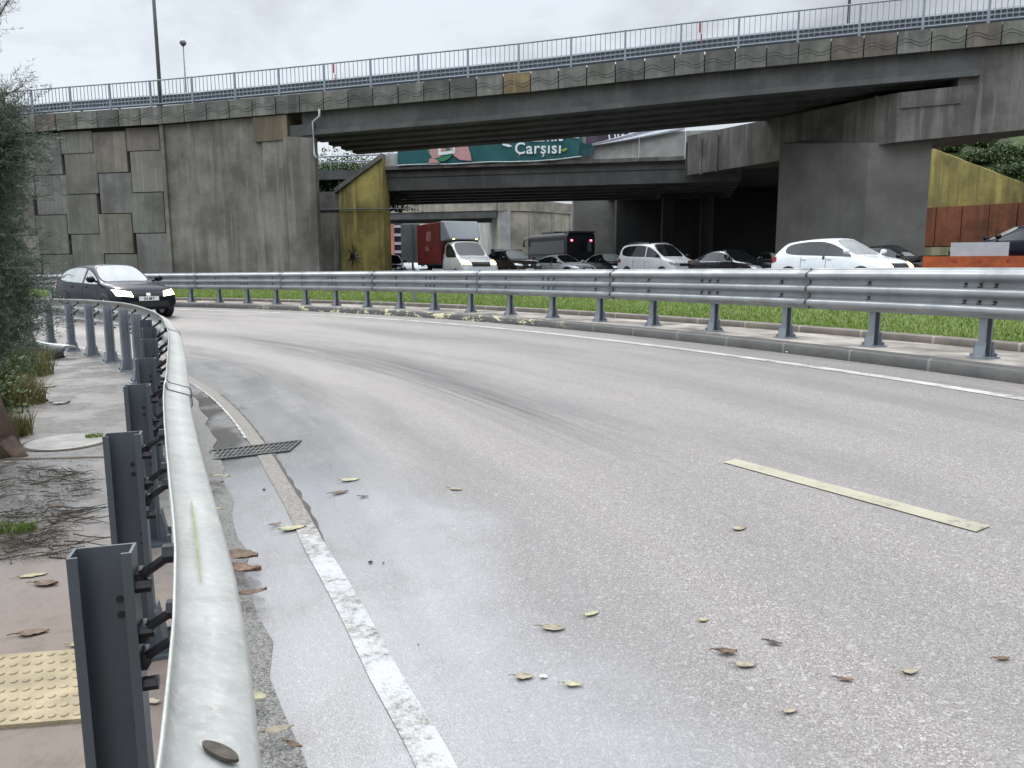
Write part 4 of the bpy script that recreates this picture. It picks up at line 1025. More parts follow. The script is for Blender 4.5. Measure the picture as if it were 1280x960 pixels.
def make_car(name, label, cat, kind, pos, head, L, Wd, Hh, paint, lit=None, screen='glass', rails=None, plate=True, group=None, tail='tail', side='glass', grille=True, detail=True, chrome=False, pitch=0.0, roof=None, plate_text=None):
    root = thing(name, label, cat, pos, group); root.rotation_euler = (0, -pitch, head)
    V, polys = car_body(kind, L, Wd, Hh); cf = Conform(V, polys)
    def split(mi, nm, mat, sel=None):
        fs = [p for p, k in polys if k == mi and (sel is None or sel(np.mean(V[list(p)], axis=0)))]
        if not fs: return
        idx = {}; m = MB()
        for p in fs: m.f.append(tuple(idx.setdefault(i, len(idx)) for i in p)); m.m.append(0)
        m.v = [tuple(V[i]) for i in idx]; return m.build(nm, mat, root, smooth=True, local=True)
    split(0, 'body', M[paint] if isinstance(paint, str) else paint)
    split(1, 'side_window', M[side], lambda c: c[1] > 0); split(1, 'side_window', M[side], lambda c: c[1] < 0)
    split(2, 'windscreen', M[screen]); split(3, 'rear_window', M['glass'])
    hl, hw, k = L / 2, Wd / 2, Hh / max(s[3] for s in ST[kind])
    zb = {'hatch': .80, 'suv': .84, 'sedan': .72, 'mpv': .86, 'van': .92}[kind] * k
    pm = M[paint] if isinstance(paint, str) else paint
    def part(nm, mat, fn):
        m = MB(); fn(m)
        if m.f: return m.build(nm, mat, root, smooth=True, local=True)
    lm = {None: M['lamp_off'], 'lit': M['headlamp'], 'warm': M['headlamp_warm']}[lit]
    for s in (-1, 1):
        part('headlight', lm, lambda m: cf.patch(m, 'x', 1, [(s * hw * .46, zb - .15), (s * hw * .90, zb - .11), (s * hw * .90, zb + .035), (s * hw * .50, zb - .02)], 8, 5, .008))
        part('tail_light', M[tail], lambda m: cf.patch(m, 'x', -1, [(s * hw * .58, zb + .0), (s * hw * .92, zb + .0), (s * hw * .88, zb + .26), (s * hw * .62, zb + .2)], 6, 5, .008))
        part('tail_light', M[tail], lambda m: cf.patch(m, 'y', s, [(-hl * .955, zb + .0), (-hl * .86, zb + .05), (-hl * .87, zb + .19), (-hl * .945, zb + .23)], 5, 4, .008))
        # mirror
        mx = {'hatch': .205, 'suv': .185, 'sedan': .175, 'mpv': .25, 'van': .2}[kind] * L; mz = (zb + .30 * k); my = s * (hw + .045)
        mb = MB(); mb.tube([(mx, s * hw * .86, mz - .04), (mx - .01, my, mz)], .03, 6)
        mb.tube([(mx - .005, my - s * .10, mz + .01), (mx + .0, my - s * .05, mz + .02), (mx + .0, my + s * .07, mz + .025), (mx - .01, my + s * .11, mz + .02)], [.035, .085, .08, .03], 8)
        mb.build('wing_mirror', pm if kind != 'mpv' else M['black'], root, smooth=True, local=True)
        zp0, zp1 = max(c[2] for c in [(0, 0, zb + .16 * k)]), Hh - .09
        for xq in ({'mpv': (.02, .075, -.2)}.get(kind, (.0, .055, -.2)),):
            part('pillar', M['black'] if kind != 'mpv' else pm, lambda m: cf.patch(m, 'y', s, [(xq[0] * L - .045, zb + .1), (xq[0] * L + .045, zb + .1), (xq[0] * L - .01, zp1), (xq[0] * L - .08, zp1)], 2, 8, .006))
        if detail:
            for (xa, xb) in ((-.20, .005), (.02, .235)):
                zt = (zb + .16 * k)
                d = part('door', pm, lambda m: cf.patch(m, 'y', s, [(xa * L + .02, .36), (xb * L - .02, .36), (xb * L - .02, zt), (xa * L + .02, zt)], 8, 6, .004))
                part('door_seam', M['black'], lambda m: cf.patch(m, 'y', s, [(xa * L - .002, .34), (xa * L + .016, .34), (xa * L + .016, zt + .06), (xa * L - .002, zt + .06)], 1, 8, .003))
                if d is not None:
                    hm = MB(); hx = xa * L + .12; h, nr = cf.hit('y', s, hx, zt - .05)
                    if h is not None:
                        hm.tube([h + nr * .012 - Vector((.08, 0, 0)), h + nr * .03, h + nr * .012 + Vector((.08, 0, 0))], [.012, .018, .012], 6); hm.build('door_handle', pm, d, smooth=True, local=True)
            part('sill_cladding', M['black'], lambda m: cf.patch(m, 'y', s, [(-.27 * L, .27), (.29 * L, .27), (.29 * L, .36), (-.27 * L, .36)], 10, 2, .008))
    wr = .33 if kind not in ('suv', 'van') else .35
    for x in (-.305 * L, .315 * L):
        for s in (-1, 1):
            part('wheel_arch', M['black'], lambda m: cf.disc(m, 'y', s, x, wr, .0, wr + .065, 0, 180, 20, .007))
            wheel(root, x, s * (hw - .085), wr)
    if grille:
        part('grille', M['black'], lambda m: cf.patch(m, 'x', 1, [(-hw * .44, zb - .16), (hw * .44, zb - .16), (hw * .46, zb - .03), (-hw * .46, zb - .03)], 8, 4, .007))
        part('lower_intake', M['black'], lambda m: cf.patch(m, 'x', 1, [(-hw * .66, .36), (hw * .66, .36), (hw * .60, .50), (-hw * .60, .50)], 8, 4, .007))
        part('badge', M['chrome'], lambda m: cf.patch(m, 'x', 1, [(-.055, zb - .13), (.055, zb - .13), (.055, zb - .06), (-.055, zb - .06)], 2, 2, .014))
    if plate:
        h, _ = cf.hit('x', 1, 0, .55)
        if h is not None:
            m = MB(); m.box((h[0] + .012, 0, .57), (.012, .52, .11)); p = m.build('number_plate', M['plate'], root, local=True)
            if plate_text:
                R_ = Matrix(((0, 0, 1), (1, 0, 0), (0, 1, 0))).to_4x4()
                c = bpy.data.curves.new('t', 'FONT'); c.body = plate_text; c.size = .11; c.extrude = .001; c.align_x = 'CENTER'; c.offset = .002
                o = bpy.data.objects.new('t', c); COL.objects.link(o); bpy.context.view_layer.update()
                me = bpy.data.meshes.new_from_object(o.evaluated_get(bpy.context.evaluated_depsgraph_get())); bpy.data.objects.remove(o)
                me.materials.clear(); me.materials.append(M['black']); me.transform(Matrix.Translation((h[0] + .02, 0, .53)) @ R_); link('lettering', me, p)
    if chrome:
        for s in (-1, 1): part('window_trim', M['chrome'], lambda m: cf.patch(m, 'y', s, [(-.25 * L, zb + .17 * k), (.20 * L, zb + .17 * k), (.20 * L, zb + .2 * k), (-.25 * L, zb + .2 * k)], 12, 1, .01))
    if rails:
        for s in (-1, 1):
            mb = MB(); ys = s * hw * .62
            def zr(x): h, _ = cf.hit('z', 1, x, ys); return h[2]
            x0, x1 = -.40 * L, .02 * L
            mb.tube([(x0, ys, zr(x0) - .01), (x0 + .12, ys, zr(x0 + .12) + .06), ((x0 + x1) / 2, ys, zr((x0 + x1) / 2) + .065), (x1 - .12, ys, zr(x1 - .12) + .06), (x1, ys, zr(x1) - .01)], .024, 6)
            mb.build('roof_rail', M[rails], root, smooth=True, local=True)
    return root, cf
def at(px, py, Y):   # where a thing seen there stands, Y metres ahead
    f_ = 970.; p_ = math.atan(148 / f_); r_ = rad(.25)
    fwd = Vector((0, math.cos(p_), -math.sin(p_))); r0 = Vector((1, 0, 0)); u0 = r0.cross(fwd)
    d = r0 * math.cos(r_) - u0 * math.sin(r_); u = r0 * math.sin(r_) + u0 * math.cos(r_)
    v = d * ((px - 640) / f_) - u * ((py - 480) / f_) + fwd; return Vector((0, 0, 1.4)) + v * (Y / v.y)
def gnd(px, Y, z=.62): p = at(px, 333, Y); return (p.x, p.y, z)
def toward(dx, dy): return math.atan2(dy, dx)
HD = math.atan2(-.92, .39)                    # traffic comes towards the camera, drifting right
# the oncoming car on the bend
a_, o_ = 58.0, -3.0
pc_ = P(a_, o_, zroad(a_, o_) + .005)
make_car('dark_suv', 'dark navy compact SUV with lit headlights coming round the bend behind the foreground guardrail', 'car', 'suv', tuple(pc_), rad(a_ - 90) - rad(6), 3.72, 1.70, 1.46, 'navy_paint', 'lit', 'glass_sky_tint', side='glass_sky_tint', plate_text='34 MY')
make_car('white_hatchback', 'white hatchback with warm lit headlights passing the concrete wall pier', 'car', 'hatch', gnd(1050, 25.2), HD + .16, 4.2, 1.80, 1.60, 'white_paint', 'warm', 'glass_sky_tint')
make_car('dark_sedan', 'dark grey sedan with chrome window trim just left of the white hatchback', 'car', 'sedan', gnd(914, 35.5), HD + .10, 4.5, 1.8, 1.46, 'black_paint', None, 'glass', chrome=True)
make_car('white_van', 'small white passenger van with black roof rails in the queue', 'van', 'mpv', gnd(822, 38.5), HD + .12, 4.2, 1.80, 1.84, 'white_paint', None, 'glass', rails='dark_steel')
make_car('dark_sedan', 'black sedan with a pale windscreen close behind the small white van', 'car', 'sedan', gnd(760, 46), HD - .0, 4.4, 1.78, 1.48, 'black_paint', None, 'glass_sky_tint')
make_car('silver_coupe', 'low silver-roofed car with dark windows in front of the coach', 'car', 'sedan', gnd(702, 45.5), HD + .28, 4.4, 1.8, 1.40, 'silver_paint', None, 'glass')
make_car('dark_suv', 'dark brown SUV with roof rails and pale windscreen beside the red box truck', 'car', 'suv', gnd(641, 46), HD + .06, 4.3, 1.85, 1.70, 'brown_paint', None, 'glass_sky_tint', rails='black')
make_car('dark_hatchback', 'dark hatchback half hidden by the yellow wing wall next to the road sign', 'car', 'hatch', gnd(488, 50), HD - .25, 4.1, 1.75, 1.50, 'black_paint', None, 'glass', detail=False)
make_car('white_minivan', 'tiny white van in the distance between the road sign and red truck', 'van', 'van', gnd(523, 75), HD, 4.8, 1.9, 2.0, 'white_paint', None, 'glass', detail=False)
make_car('black_car', 'black car mostly hidden behind the bonnet of the white hatchback', 'car', 'sedan', gnd(1112, 28.2), HD + .25, 4.4, 1.78, 1.46, 'black_paint', None, 'glass')
make_car('dark_car', 'dark car with a red tail lamp deep in the black underpass', 'car', 'hatch', gnd(948, 44), HD + math.pi - .5, 4.1, 1.75, 1.48, 'black_paint', None, 'glass', tail='tail_lit', detail=False)
# ---- red box truck
tp = gnd(571, 41.5); tk = thing('box_truck', 'light truck with a white cab, dark red box body and grey wind deflector, headlights lit', 'truck', tp); tk.rotation_euler = (0, 0, HD + .02)
V, polys = car_body('van', 4.6, 1.95, 2.05); cf = Conform(V, polys); ox = 1.25
def tpart(nm, mat, fn, parent=None):
    m = MB(); fn(m); m.v = [(p[0] + ox, p[1], p[2]) for p in m.v]; return m.build(nm, mat, parent or tk, smooth=True, local=True)
def tsplit(mi, nm, mat, lo):
    idx = {}; m = MB()
    for p, k in polys:
        c = np.mean(V[list(p)], axis=0)
        if k == mi and c[0] > lo: m.f.append(tuple(idx.setdefault(i, len(idx)) for i in p)); m.m.append(0)
    m.v = [(V[i][0] + ox, V[i][1], V[i][2]) for i in idx]; return m.build(nm, mat, tk, smooth=True, local=True)
tsplit(0, 'cab', M['white_paint'], -.65); tsplit(1, 'side_window', M['glass'], -.65); tsplit(2, 'windscreen', M['glass'], -.65)
for s in (-1, 1):
    tpart('headlight', M['headlamp_warm'], lambda m: cf.patch(m, 'x', 1, [(s * .50, .84), (s * .90, .86), (s * .88, 1.08), (s * .58, 1.0)], 6, 5, .012))
    mb = MB(); mb.box((ox + .95, s * 1.14, 1.45), (.10, .17, .32)); mb.tube([(ox + .95, s * .9, 1.3), (ox + .95, s * 1.12, 1.4)], .03, 6); mb.build('wing_mirror', M['black'], tk, local=True)
tpart('grille', M['black'], lambda m: cf.patch(m, 'x', 1, [(-.46, .74), (.46, .74), (.50, .96), (-.50, .96)], 8, 4, .012))
tpart('lower_intake', M['black'], lambda m: cf.patch(m, 'x', 1, [(-.6, .42), (.6, .42), (.6, .56), (-.6, .56)], 8, 4, .012))
m = MB(); m.box((-1.55, 0, 1.95), (3.9, 2.15, 2.15)); bx = m.build('box_body', M['red_box'], tk, local=True)
bv = bx.modifiers.new('b', 'BEVEL'); bv.width = .05; bv.segments = 2
for s in (-1, 1):
    m = MB()
    m.box((-1.4, s * 1.08, 2.35), (.8, .012, .5)); m.box((-1.7, s * 1.08, 1.7), (.5, .012, .25)); m.build('faded_print', mk('faded_print_pink', (.34, .13, .13), .5, 0, .5, 6), bx, local=True)
m = MB()   # wind deflector over the cab
yy = 1.04; m.add([(.42, -yy, 2.02), (.42, yy, 2.02), (.42, yy, 3.05), (.42, -yy, 3.05), (1.32, -yy * .8, 2.12), (1.32, yy * .8, 2.12), (.62, yy * .93, 3.07), (.62, -yy * .93, 3.07)],
      [(0, 3, 2, 1), (4, 5, 6, 7), (0, 1, 5, 4), (2, 3, 7, 6), (1, 2, 6, 5), (3, 0, 4, 7)])
df = m.build('wind_deflector', mk('grey_deflector', (.36, .385, .41), .4, 0, .1, 2), tk, local=True); bv = df.modifiers.new('b', 'BEVEL'); bv.width = .06; bv.segments = 3
m = MB(); m.box((-1.5, 0, .72), (4.2, .9, .2)); m.box((-1.55, 0, .86), (3.95, 2.1, .08)); m.build('chassis', M['dark_steel'], tk, local=True)
for x, yv in ((2.35, .86), (2.35, -.86), (-2.0, .86), (-2.0, -.86)): wheel(tk, x, yv, .34)
for s in (-1, 1):
    m = MB(); m.box((1.28, s * .62, 2.13), (.06, .10, .05)); m.build('marker_lamp', M['headlamp_warm'], tk, local=True)
# ---- coach
cp = gnd(700, 62); ch = thing('coach', 'dark coach with two red lamps high on its rear, driving away under the bridge', 'bus', cp); hc = math.pi - .95 - .32
ch.rotation_euler = (0, 0, math.atan2(.92, -.39) + .02)
LB, WB, HB = 6.8, 2.4, 3.2
def rbox(m, x0, x1, w, z0, z1, ch_=.18):
    prof = [(-w/2, z0), (w/2, z0), (w/2, z1 - ch_ * 1.6), (w/2 - ch_ * .4, z1 - ch_ * .6), (w/2 - ch_ * 1.4, z1), (-w/2 + ch_ * 1.4, z1), (-w/2 + ch_ * .4, z1 - ch_ * .6), (-w/2, z1 - ch_ * 1.6)]
    n = len(prof); vs = [(x, y, z) for x in (x0, x1) for y, z in prof]
    m.add(vs, [tuple(range(n)), tuple(range(2 * n - 1, n - 1, -1))] + [(i, n + i, n + (i + 1) % n, (i + 1) % n) for i in range(n)])
m = MB(); rbox(m, -LB/2, LB/2, WB, .35, HB); bo = m.build('body', mk('coach_dark_paint', (.012, .012, .016), .5, 0, .2, 1, spec=.2), ch, local=True)
bv = bo.modifiers.new('b', 'BEVEL'); bv.width = .08; bv.segments = 2
for s in (-1, 1):
    m = MB(); m.box((.1, s * (WB / 2 + .006), 2.15), (LB - .7, .02, .95)); m.build('side_window', mk('coach_glass', (.01, .012, .016), .12, 0, 0, spec=.3), ch, local=True)
    m = MB(); m.box((.1, s * (WB / 2 + .008), 1.2), (LB - .4, .02, .6)); m.build('side_panel', mk('coach_grey_side', (.045, .047, .05), .5, 0, .25, 1.5, spec=.3), ch, local=True)
    m = MB(); m.box((-LB / 2 - .012, s * .82, 2.62), (.03, .16, .13)); m.build('tail_light', M['tail_lit'], ch, local=True)
    m = MB(); m.box((-LB / 2 - .012, s * 1.05, 1.0), (.03, .16, .5)); m.build('tail_light', M['tail'], ch, local=True)
    m = MB(); m.tube([(LB / 2 - .2, s * 1.2, 2.9), (LB / 2 + .2, s * 1.45, 2.8), (LB / 2 + .2, s * 1.48, 2.3)], [.04, .06, .1], 8); m.build('wing_mirror', M['black'], ch, smooth=True, local=True)
m = MB(); m.box((-LB / 2 - .006, 0, 2.2), (.02, 2.0, .8)); m.build('rear_window', M['glass'], ch, local=True)
m = MB(); m.box((.4, 0, HB + .08), (2.2, 1.7, .2)); m.build('roof_unit', M['dark_steel'], ch, local=True)
m = MB(); m.box((-LB / 2 + .3, 0, HB + .02), (.8, 2.2, .14)); m.build('roof_spoiler', M['black'], ch, local=True)
for x in (-1.9, 2.2):
    for s in (-1, 1): wheel(ch, x, s * 1.08, .48, .28)
# ---- recovery truck with a car on its bed
rp = gnd(1290, 25.0); rt_ = thing('recovery_truck', 'orange-red flatbed recovery truck at the right edge carrying a dark car', 'truck', rp); hr = math.atan2(-.10, 1.0) * 1 + .0
rt_.rotation_euler = (0, 0, math.pi - .22)
m = MB(); m.box((.0, 0, .66), (7.0, 2.25, .10)); 
for s in (-1, 1): m.box((0, s * 1.12, .84), (7.0, .07, .34))
m.build('flatbed', M['orange_paint'], rt_, local=True)
for s in (-1, 1):
    for x in (-2.6, -.6, 1.1, 1.9, 2.6):
        m = MB(); m.tube([(x, s * 1.14, .88), (x, s * 1.18, .88)], .055, 8); m.build('side_marker', M['tail'], rt_, local=True)
m = MB(); m.box((3.75, 0, .92), (.5, 2.1, .10), M=Matrix.Rotation(.3, 3, 'Y')); m.box((3.55, 0, .92), (.05, 2.2, .2)); m.build('ramp_lip', M['black'], rt_, local=True)
m = MB(); m.box((1.9, 1.05, 1.22), (1.62, .06, .42)); m.build('side_gate', M['grey_panel'], rt_, local=True)
m = MB(); m.box((0, 0, .50), (7.4, .9, .18)); m.build('chassis', M['dark_steel'], rt_, local=True)
V, polys = car_body('van', 4.8, 2.1, 2.4)
cbm = MB(); cbm.v = [(-v[0] * .6 * -1 * -1 - 5.0, v[1], v[2]) for v in V]; cbm.f = [p[::-1] for p, _ in polys]; cbm.m = [0] * len(polys); cbm.build('cab', M['white_paint'], rt_, smooth=True, local=True)
for x in (-5.4, -2.0, 1.2):
    for s in (-1, 1): wheel(rt_, x, s * .95, .42, .26)
lp = gnd(1272, 25.6, 1.30); make_car('dark_suv', 'dark car loaded on the orange recovery truck at the right edge', 'car', 'hatch', lp, math.pi - .35, 3.9, 1.70, 1.30, 'navy_paint', None, 'glass_sky_tint', detail=False)

# ------------------------------------------------------------------ vegetation
M['weed_brown'] = blade_mat('brown_weed_leaves', (.05, .045, .015), (.10, .075, .03))
def blades(name, pts, h0, h1, w, mat, kind='stuff', lean=.45, parent=None):
    n = len(pts); ang = RNG.uniform(0, 2 * np.pi, n); h = RNG.uniform(h0, h1, n); ln = RNG.uniform(0, lean, n) * h; la = RNG.uniform(0, 2 * np.pi, n)
    d = np.stack([np.cos(ang), np.sin(ang), np.zeros(n)], 1) * w; l = np.stack([np.cos(la) * ln, np.sin(la) * ln, h], 1)
    pts = np.asarray(pts); V = np.empty((n, 5, 3)); V[:, 0] = pts - d; V[:, 1] = pts + d; V[:, 2] = pts + d * .7 + l * [.35, .35, .55]; V[:, 3] = pts - d * .7 + l * [.35, .35, .55]; V[:, 4] = pts + l
    b = np.arange(n)[:, None] * 5
    T = np.concatenate([b + [0, 1, 2], b + [0, 2, 3], b + [3, 2, 4]])
    o = tris(name, V.reshape(-1, 3), T, mat, parent)
    if kind: o['kind'] = kind
    return o
N = 90000
a = RNG.uniform(12, 75, N); u = RNG.uniform(0, 1, N) ** 1.5 * 6.6; off = 1.2 + u
r = RF + off; xx = CX + r * np.cos(np.radians(a)); yy = CY + r * np.sin(np.radians(a))
zz = np.array([zgrass(float(p), float(q_)) for p, q_ in zip(a, off)])
k = np.sqrt(xx ** 2 + yy ** 2) < 36; pts = np.stack([xx, yy, zz], 1)[k]
blades('lawn_grass', pts, .02, .065, .007, M['blade'])['label'] = 'short bright green grass between the far guardrail and the traffic'
def leaf_cloud(name, label, c, rx, ry, rz, n, size, mat, cat='bush', group=None, stems=True):
    t = thing(name, label, cat, (c[0], c[1], c[2]), group)
    nl = max(6, int(n / 220)); cl = []
    for i in range(nl):
        d = RNG.normal(size=3); d /= np.linalg.norm(d); d[2] = abs(d[2]); cl.append(d * RNG.uniform(.35, .95) * [rx, ry, rz] + [0, 0, rz * .12])
    cl = np.array(cl); w = RNG.integers(0, nl, n); sc = RNG.uniform(.18, .42, nl)[w][:, None]
    p = cl[w] + RNG.normal(size=(n, 3)) * [rx, ry, rz] * sc * .62; p[:, 2] = np.maximum(p[:, 2], .02)
    p += np.array(c); d1 = RNG.normal(size=(n, 3)); d1 /= np.linalg.norm(d1, axis=1)[:, None]; d2 = np.cross(d1, RNG.normal(size=(n, 3))); d2 /= np.linalg.norm(d2, axis=1)[:, None]
    s = RNG.uniform(.5, 1.2, n)[:, None] * size
    V = np.stack([p, p + d1 * s * .55 + d2 * s * .28, p + d1 * s * 1.1, p + d1 * s * .55 - d2 * s * .28], 1).reshape(-1, 3)
    F = np.arange(n * 4).reshape(-1, 4); tris('foliage', V, F, mat, t)
    if stems:
        m = MB()
        for q_ in cl[:: max(1, nl // 14)]:
            e = Vector(c) + Vector(q_); b = Vector(c) + Vector((q_[0] * .15, q_[1] * .15, 0)); m.tube([b, b.lerp(e, .55) + Vector((0, 0, .04)), e], [.02 * rz, .012 * rz, .005 * rz], 5)
        m.build('stems', M['twig'], t)
    return t
# bushes on the bank at the right, and behind the low wall at the left
for i, (tt, b_, s_, lab) in enumerate(((1.6, 1.1, .55, 'small dark bush on the bank nearest the wall pier'), (3.3, 1.3, .6, 'low bush trailing over the top of the yellow retaining wall'), (4.9, 1.2, .75, 'spreading bush hanging over the middle of the yellow retaining wall'), (6.4, 1.2, .9, 'big dark bush low on the bank at the right edge'), (4.4, 3.2, .9, 'leafy bush higher up the bank behind the spreading one'), (2.4, 3.4, .8, 'bush at the top of the bank under the bridge soffit'), (8.2, 1.6, 1.0, 'bush on the bank cut by the right picture edge'), (6.6, 3.4, 1.1, 'tall bush at the back of the bank at the right edge'))):
    p = wq(tt, b_, f_t(min(tt, LW)) + .5 * (b_ - .75) / 1.6); leaf_cloud('bush', lab, tuple(p), s_ * 1.5, s_ * 1.1, s_, 5000, .15, M['bush'])
for i, (x, bk_, s_, lab) in enumerate(((-11.4, 2.4, 2.2, 'dark bush behind the low wall against the abutment'), (-9.9, 3.4, 2.3, 'dark bush behind the sloping coping of the yellow wall'), (-13.4, 3.0, 2.0, 'dark bush behind the low wall, hidden by the abutment'))):
    p = W(x, bk_, 4.9); leaf_cloud('bush', lab, tuple(p), s_ * 1.3, s_, s_ * 1.2, 9000, .17, M['bush'])
for i, (px_q, Y, s_) in enumerate(((1230, 62, 3.0), (1290, 58, 3.5), (1180, 70, 3.0))):
    p = at(px_q, 333, Y); leaf_cloud('tree', ['tree behind the grassy bank under the bridge soffit', 'tree behind the bank at the right edge', 'far tree behind the bank beside the pier'][i], (p.x, p.y, 6.0), s_ * 1.4, s_, s_, 2500, .5, M['bush'], 'tree')
m = MB(); m.hexa([Vector((-40, 47, -.7)), W(-8.7, 1.3, -.7), W(-10.4, 7, -.7), Vector((-40, 54, -.7))], [Vector((-40, 47, 5.2)), W(-8.7, 1.3, 5.2), W(-10.4, 7, 8.15), Vector((-40, 54, 8.15))])
struct(m.build('embankment', M['bank']))

# tamarisk at the left edge
def spray(n, origins, dirs, length, nl, ll, lw, droop=.35):
    """feathery branchlets: needle-like leaflets along a drooping axis"""
    n = len(origins); t = (np.arange(nl) + .5) / nl
    L = RNG.uniform(.6, 1.2, n)[:, None, None] * length
    ax = dirs[:, None, :] * t[None, :, None] * L; ax[:, :, 2] -= (t ** 2)[None, :] * droop * L[:, :, 0]
    p = origins[:, None, :] + ax + RNG.normal(size=(n, nl, 3)) * .006
    d = dirs[:, None, :] * .75 + RNG.normal(size=(n, nl, 3)) * .62; d /= np.linalg.norm(d, axis=2)[:, :, None]
    sd_ = np.cross(d, RNG.normal(size=(n, nl, 3))); sd_ /= np.linalg.norm(sd_, axis=2)[:, :, None]
    l = RNG.uniform(.6, 1.2, (n, nl, 1)) * ll
    V = np.stack([p - sd_ * lw, p + sd_ * lw, p + d * l + sd_ * lw * .2], 2).reshape(-1, 3)
    return V
tree = thing('tamarisk_tree', 'feathery grey-green tamarisk leaning in at the left edge above the pavement', 'tree', (-3.86, 5.72, 0))
b0 = Vector((-3.86, 5.72, -.05)); limbs = []
m = MB(); trunk = [b0, b0 + Vector((-.10, .05, .35)), b0 + Vector((-.28, .15, .9)), b0 + Vector((-.42, .22, 1.6))]
m.tube(trunk, [.16, .115, .09, .065], 10)
for dx in (.2, -.18, .05): m.tube([b0 + Vector((dx * .3, -.02, .16)), b0 + Vector((dx * .9, -.08 + dx * .2, .03)), b0 + Vector((dx * 1.5, -.12 + dx * .3, -.03))], [.07, .05, .02], 7)
m.build('trunk', M['bark'], tree, smooth=True)
pk = random.Random(5); tips = []
m = MB()
for i in range(44):
    st_ = trunk[2].lerp(trunk[3], pk.random()) if i > 9 else trunk[1].lerp(trunk[2], pk.random())
    th_ = pk.uniform(0, 2 * math.pi); rr = pk.uniform(.25, .72); zz_ = pk.uniform(1.05, 2.7) if i > 9 else pk.uniform(.95, 1.5)
    if i > 19: zz_ = pk.uniform(1.9, 3.15); rr *= .8
    e = Vector((-4.15 + rr * math.cos(th_), 5.95 + rr * math.sin(th_), zz_)); mid_ = st_.lerp(e, .55) + Vector((pk.uniform(-.1, .1), pk.uniform(-.1, .1), .18))
    m.tube([st_, mid_, e], [.026, .016, .006], 6); limbs.append((st_, mid_, e))
plumes = [((-4.15, 5.95, 2.3), (-3.58, 5.9, 3.30)), ((-4.2, 6.0, 2.2), (-3.85, 5.8, 3.1)), ((-4.2, 6.0, 2.4), (-3.98, 5.95, 3.5)), ((-4.2, 6.0, 2.2), (-3.66, 6.1, 2.75)), ((-4.1, 5.9, 2.3), (-3.74, 5.85, 2.95)), ((-4.2, 6.0, 2.0), (-3.72, 6.0, 2.5))]
for s_, e in plumes:
    s_, e = Vector(s_), Vector(e); md_ = s_.lerp(e, .5) + Vector((-.04, 0, .10)); m.tube([s_, md_, e], [.014, .009, .003], 5); limbs.append((s_, md_, e))
m.build('limbs', M['bark'], tree, smooth=True)
O, D = [], []
for li, (s_, md_, e) in enumerate(limbs):
    pl = li >= 44; cnt = 62 if not pl else 70
    for q_ in range(cnt):
        t = pk.uniform(.25, 1.0) if not pl else pk.uniform(.05, 1); p = (s_.lerp(md_, t * 2) if t < .5 else md_.lerp(e, t * 2 - 1))
        ax_ = (e - s_).normalized(); d = (ax_ * (.55 if not pl else 1.0) + Vector((pk.gauss(0, .6), pk.gauss(0, .6), pk.gauss(.05, .5))) * (1 if not pl else .5)).normalized(); O.append(p); D.append(d)
O = np.array([list(v) for v in O]); D = np.array([list(v) for v in D])
npl = 44 * 62
O2 = np.concatenate([O[:npl]] * 3) + RNG.normal(size=(npl * 3, 3)) * .05; D2 = np.concatenate([D[:npl]] * 3) + RNG.normal(size=(npl * 3, 3)) * .25
Vs = spray(npl, O2, D2, .30, 30, .05, .0026)
tris('crown', Vs, np.arange(len(Vs)).reshape(-1, 3), M['tamarisk'], tree)
Vs = spray(0, O[npl:], D[npl:], .24, 24, .04, .0020, .10)
tris('crown_tips', Vs, np.arange(len(Vs)).reshape(-1, 3), M['tamarisk_pale'], tree)
# dry shrubs and weeds along the pavement edge
def tuft(name, label, x, y, rx, ry, n, h0, h1, w, mat, cat='plant', group=None, z=None):
    a_q, o_q = polar(x, y); z = zverge(a_q, o_q) if z is None else z
    t = thing(name, label, cat, (x, y, z), group)
    th_ = RNG.uniform(0, 2 * np.pi, n); rr = np.sqrt(RNG.uniform(0, 1, n)); pts = np.stack([x + rx * rr * np.cos(th_), y + ry * rr * np.sin(th_), np.full(n, z)], 1)
    blades('stalks', pts, h0, h1, w, mat, None, .8, t); return t
def wp(px, py): p = at(px, py, 5); d = p - Vector((0, 0, 1.4)); s_ = -1.4 / d.z; return (d.x * s_, d.y * s_)
for (px_q, py_q, rx, n, h1, mt, lab) in ((12, 470, .5, 1300, .5, 'blade_dry', 'dry brown grass clump under the tamarisk beside the fallen bumper'), (14, 505, .32, 900, .36, 'blade_dry', 'green-brown weed clump under the tamarisk'), (2, 545, .22, 700, .25, 'blade_dry', 'dry grass around the tamarisk trunk'), (-30, 480, .6, 1200, .7, 'weed', 'weeds behind the tamarisk at the left edge')):
    x, y = wp(px_q, py_q); tuft('weed_clump', lab, x, y, rx, rx, n, .12, h1, .006, M[mt])
for (px_q, py_q, s_, lab) in ((6, 492, .46, 'low dark shrub under the tamarisk crown'), (-20, 520, .5, 'shrub at the left edge behind the tamarisk trunk'), (-2, 462, .34, 'brown-leaved shrub beside the fallen bumper')):
    x, y = wp(px_q, py_q); a_q, o_q = polar(x, y); leaf_cloud('shrub', lab, (x, y, zverge(a_q, o_q)), s_, s_, s_ * 1.1, 1700, .05, M['weed_brown'] if s_ != .5 else M['weed'])
x, y = wp(18, 665); tuft('grass_tuft', 'small green grass tuft among the twigs on the pavement', x - .02, y, .14, .07, 420, .015, .06, .003, M['blade'], 'grass', z=.006)

